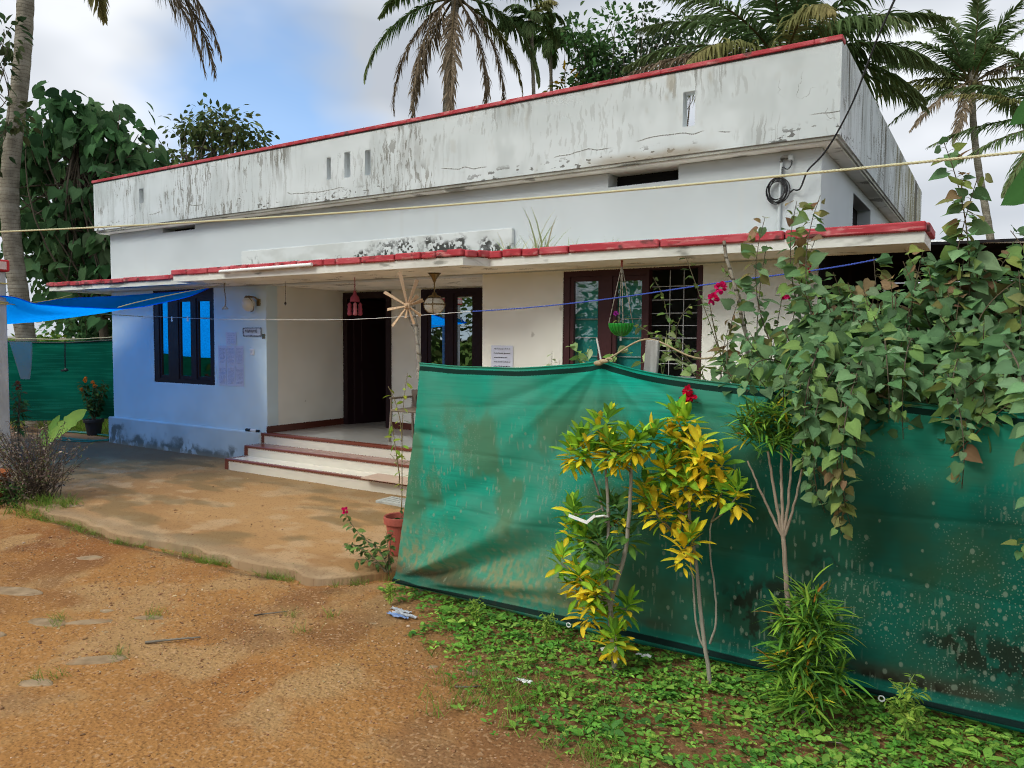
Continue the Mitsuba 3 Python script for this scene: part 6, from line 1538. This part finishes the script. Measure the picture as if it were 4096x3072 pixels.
# pinwheel on its dry stalk
mat('m_palewood', plain((0.50, 0.33, 0.20), 0.7, 0.3))
ds = thing('dry_stalk', 'dry knobbly plant stalk rising behind the left corner of the net', 'stalk')
p = spline([(8.75, -2.38, 0), (8.73, -2.38, 1.0), (8.72, -2.4, 1.62), (8.695, -2.4, 1.85), (8.665, -2.4, 2.0), (8.66, -2.38, 2.15)], 40)
part(ds, 'stem', tube(p + np.random.default_rng(2).normal(0, .003, p.shape), np.linspace(.030, .012, 40) * (1 + .25 * np.sin(np.arange(40) * 1.9)), 8), 'm_bark', True)
part(ds, 'side_twig', tube([(8.70, -2.4, 1.80), (8.62, -2.4, 1.95), (8.585, -2.4, 2.10)], .005, 5), 'm_bark', True)
pw = thing('pinwheel', 'handmade pinwheel of pale wooden blades on the dry stalk', 'pinwheel')
pc = np.array([8.62, -2.43, 2.07])
px_, pu_ = np.array([.90, .43, 0]), np.array([-.02, .05, .998])
pn_ = np.cross(px_, pu_)
part(pw, 'hub', cat(obox(pc - pn_ * 0, px_, pu_, pn_, .022, .022, .014, .004), ball(pc + np.array([.005, -.02, 0]), .012, 1)), 'm_palewood')
for a, l in ((104, .27), (70, .21), (150, .21), (190, .155), (233, .19), (262, .08), (292, .14), (325, .12), (20, .12), (45, .10)):
    t = math.radians(a); d = px_ * math.cos(t) + pu_ * math.sin(t); e = -px_ * math.sin(t) + pu_ * math.cos(t)
    tw = unit(e * .75 + pn_ * .65)
    v, f = box(-.5, .5, -.5, .5, -.5, .5)
    k = v[:, :1] + .5
    part(pw, 'blade', (pc + d * (.02 + k * l) + tw * v[:, 1:2] * (.014 + .020 * k) + np.cross(d, tw) * v[:, 2:] * .004, f), 'm_palewood')
solo('axle', tube([pc, pc * .4 + np.array([8.665, -2.39, 2.04]) * .6], .006, 6), 'm_palewood', 'short axle holding the pinwheel to the stalk', 'axle')

# chair on the porch
mat('m_chairbrown', plain((0.21, 0.165, 0.125), 0.5, 0.4))
ch = thing('porch_chair', 'brown chair with open framed back standing on the porch by the net', 'chair')
cx, cy, cz = 6.20, .55, .44
part(ch, 'seat', box(cx - .24, cx + .24, cy - .22, cy + .24, cz + .40, cz + .43, .01), 'm_chairbrown')
for sx in (-1, 1):
    part(ch, 'leg', tube([(cx + sx * .25, cy - .22, cz), (cx + sx * .23, cy - .2, cz + .41)], .018, 7), 'm_chairbrown', True)
    part(ch, 'leg', tube([(cx + sx * .24, cy + .26, cz), (cx + sx * .24, cy + .24, cz + .41), (cx + sx * .235, cy + .30, cz + .66)], .018, 7), 'm_chairbrown', True)
part(ch, 'backrest', wall_y(sbox(cx - .25, cz + .36, cx + .25, cz + .67).buffer(.0).difference(sbox(cx - .18, cz + .42, cx + .18, cz + .60)), cy + .24, cy + .27), 'm_chairbrown')
for sx in (-1, 1):
    part(ch, 'armrest', box(cx + sx * .25 - .02, cx + sx * .25 + .02, cy - .2, cy + .24, cz + .56, cz + .585, .006), 'm_chairbrown')
    part(ch, 'arm_post', tube([(cx + sx * .25, cy - .18, cz + .41), (cx + sx * .25, cy - .18, cz + .565)], .014, 6), 'm_chairbrown', True)

# loose things by the steps and on the ground
mat('m_pinkboard', plain((0.50, 0.36, 0.27), 0.6, 0.3))
solo('board', obox((6.95, -.60, .168), (1, 0, 0), (0, 1, .02), (0, -.02, 1), .48, .15, .008, .002), 'm_pinkboard', 'pinkish flat board lying across the lowest step', 'board')
solo('drain_cover', cat(box(6.98, 7.75, -1.05, -.78, -.02, .015, .004), *[box(7.02 + i * .075, 7.05 + i * .075, -1.02, -.81, .0155, .02) for i in range(9)]), 'm_slabgrey', 'grey slotted slab lying at the foot of the steps', 'slab')
mat('m_litterblue', plain((0.16, 0.25, 0.46), 0.5, 0.4))
mat('m_littergrey', plain((0.40, 0.42, 0.46), 0.5, 0.4))


def crumple(c, r, seed, n=9):
    rg = np.random.default_rng(seed)
    X, Y = np.meshgrid(np.linspace(-1, 1, n), np.linspace(-1, 1, n), indexing='ij')
    v = np.stack([X * r[0], Y * r[1], 0 * X], -1).reshape(-1, 3) + rg.normal(0, 1, (n * n, 3)) * np.array([r[0] * .06, r[1] * .10, r[2] * .30]) + np.array(c) + [0, 0, r[2]]
    i, j = np.meshgrid(np.arange(n - 1), np.arange(n - 1), indexing='ij'); a = i * n + j
    return v, np.stack([a, a + n, a + n + 1, a + 1], -1).reshape(-1, 4)


g0 = float(ground_z(9.36, -3.35))
lt2 = thing('torn_wrapper', 'torn blue and grey plastic strips lying below the left corner of the net', 'litter')
part(lt2, 'strip', crumple((9.33, -3.37, g0), (.085, .018, .02), 1), 'm_litterblue')
part(lt2, 'strip', crumple((9.36, -3.33, g0), (.095, .016, .02), 2), 'm_littergrey')
part(lt2, 'strip', crumple((9.28, -3.28, g0), (.09, .014, .018), 3), 'm_littergrey')
solo('wrapper', crumple((10.60, -3.78, float(ground_z(10.6, -3.78)) + .02), (.05, .012, .014), 4), 'm_white', 'small white wrapper lying among the weeds in the foreground', 'litter')
solo('wrapper', crumple((11.03, -3.12, float(ground_z(11.03, -3.12)) + .03), (.045, .016, .016), 5), 'm_white', 'white plastic scrap below the net, right of the double tiered croton', 'litter')

# lean-to at the right end of the house
def f_shed(p, n, uv):
    return mix((0.020, 0.020, 0.024), (0.035, 0.03, 0.03), smoothstep(.3, .7, fbm(p.x * 5, p.y * 5, p.z * 2, 3)))


mat('m_shed', two({'type': 'diffuse', 'reflectance': proc(f_shed)}))
ct = thing('lean_to', 'dark open lean-to shed at the right end of the house behind the bush', 'shed')
part(ct, 'roof_sheet', obox((15.3, 2.3, 2.60), (1, 0, -.012), (0, 1, .0), (.012, 0, 1), 3.936, 2.2, .012), 'm_shed')
part(ct, 'back_sheet', box(11.4, 19.2, 4.3, 4.33, -.1, 2.6), 'm_shed')
part(ct, 'end_sheet', box(19.17, 19.2, .2, 4.3, -.1, 2.55), 'm_shed')
part(ct, 'shade_panel', box(11.352, 11.362, .004, 4.40, -.1, 2.64), 'm_shed')  # dark panel added on the house wall in place of lean-to shade
for x in (13.0, 15.0, 17.0):
    part(ct, 'post', box(x - .04, x + .04, .3, .38, -.1, 2.58), 'm_shed')
part(ct, 'rail', tube([(11.40, .12, 2.70), (13.6, .12, 2.575)], .013, 7), 'm_white', label='thin white rod under the sunshade end')
wd_ = thing('wood_stack', 'stack of brown planks inside the dark lean-to', 'wood')
for i in range(6):
    part(wd_, 'plank', box(11.9 + .05 * (i % 2), 13.6 - .08 * (i % 3), 3.2, 3.5, 1.0 + i * .12, 1.09 + i * .12), 'm_sheath')
part(wd_, 'trestle', box(12.2, 13.2, 3.25, 3.45, -.1, .99), 'm_shed')

# second net at the drive side, seen in the window panes
sn = thing('drive_shade_net', 'green shade net along the drive outside the frame, mirrored in the left window', 'shade net')
uu, wv = np.meshgrid(np.linspace(0, 1, 40), np.linspace(0, 1, 12), indexing='ij')
i_, j_ = np.meshgrid(np.arange(39), np.arange(11), indexing='ij'); a_ = i_ * 12 + j_
part(sn, 'cloth', (np.stack([-3.4 + .05 * np.sin(uu * 20), -3.0 - 6.5 * uu, .15 + 1.6 * wv], -1).reshape(-1, 3), np.stack([a_, a_ + 12, a_ + 13, a_ + 1], -1).reshape(-1, 4)), 'm_fnet', True)
part(sn, 'top_rope', tube([(-3.4, -3.0, 1.78), (-3.4, -9.5, 1.78)], .012, 6), 'm_rope')
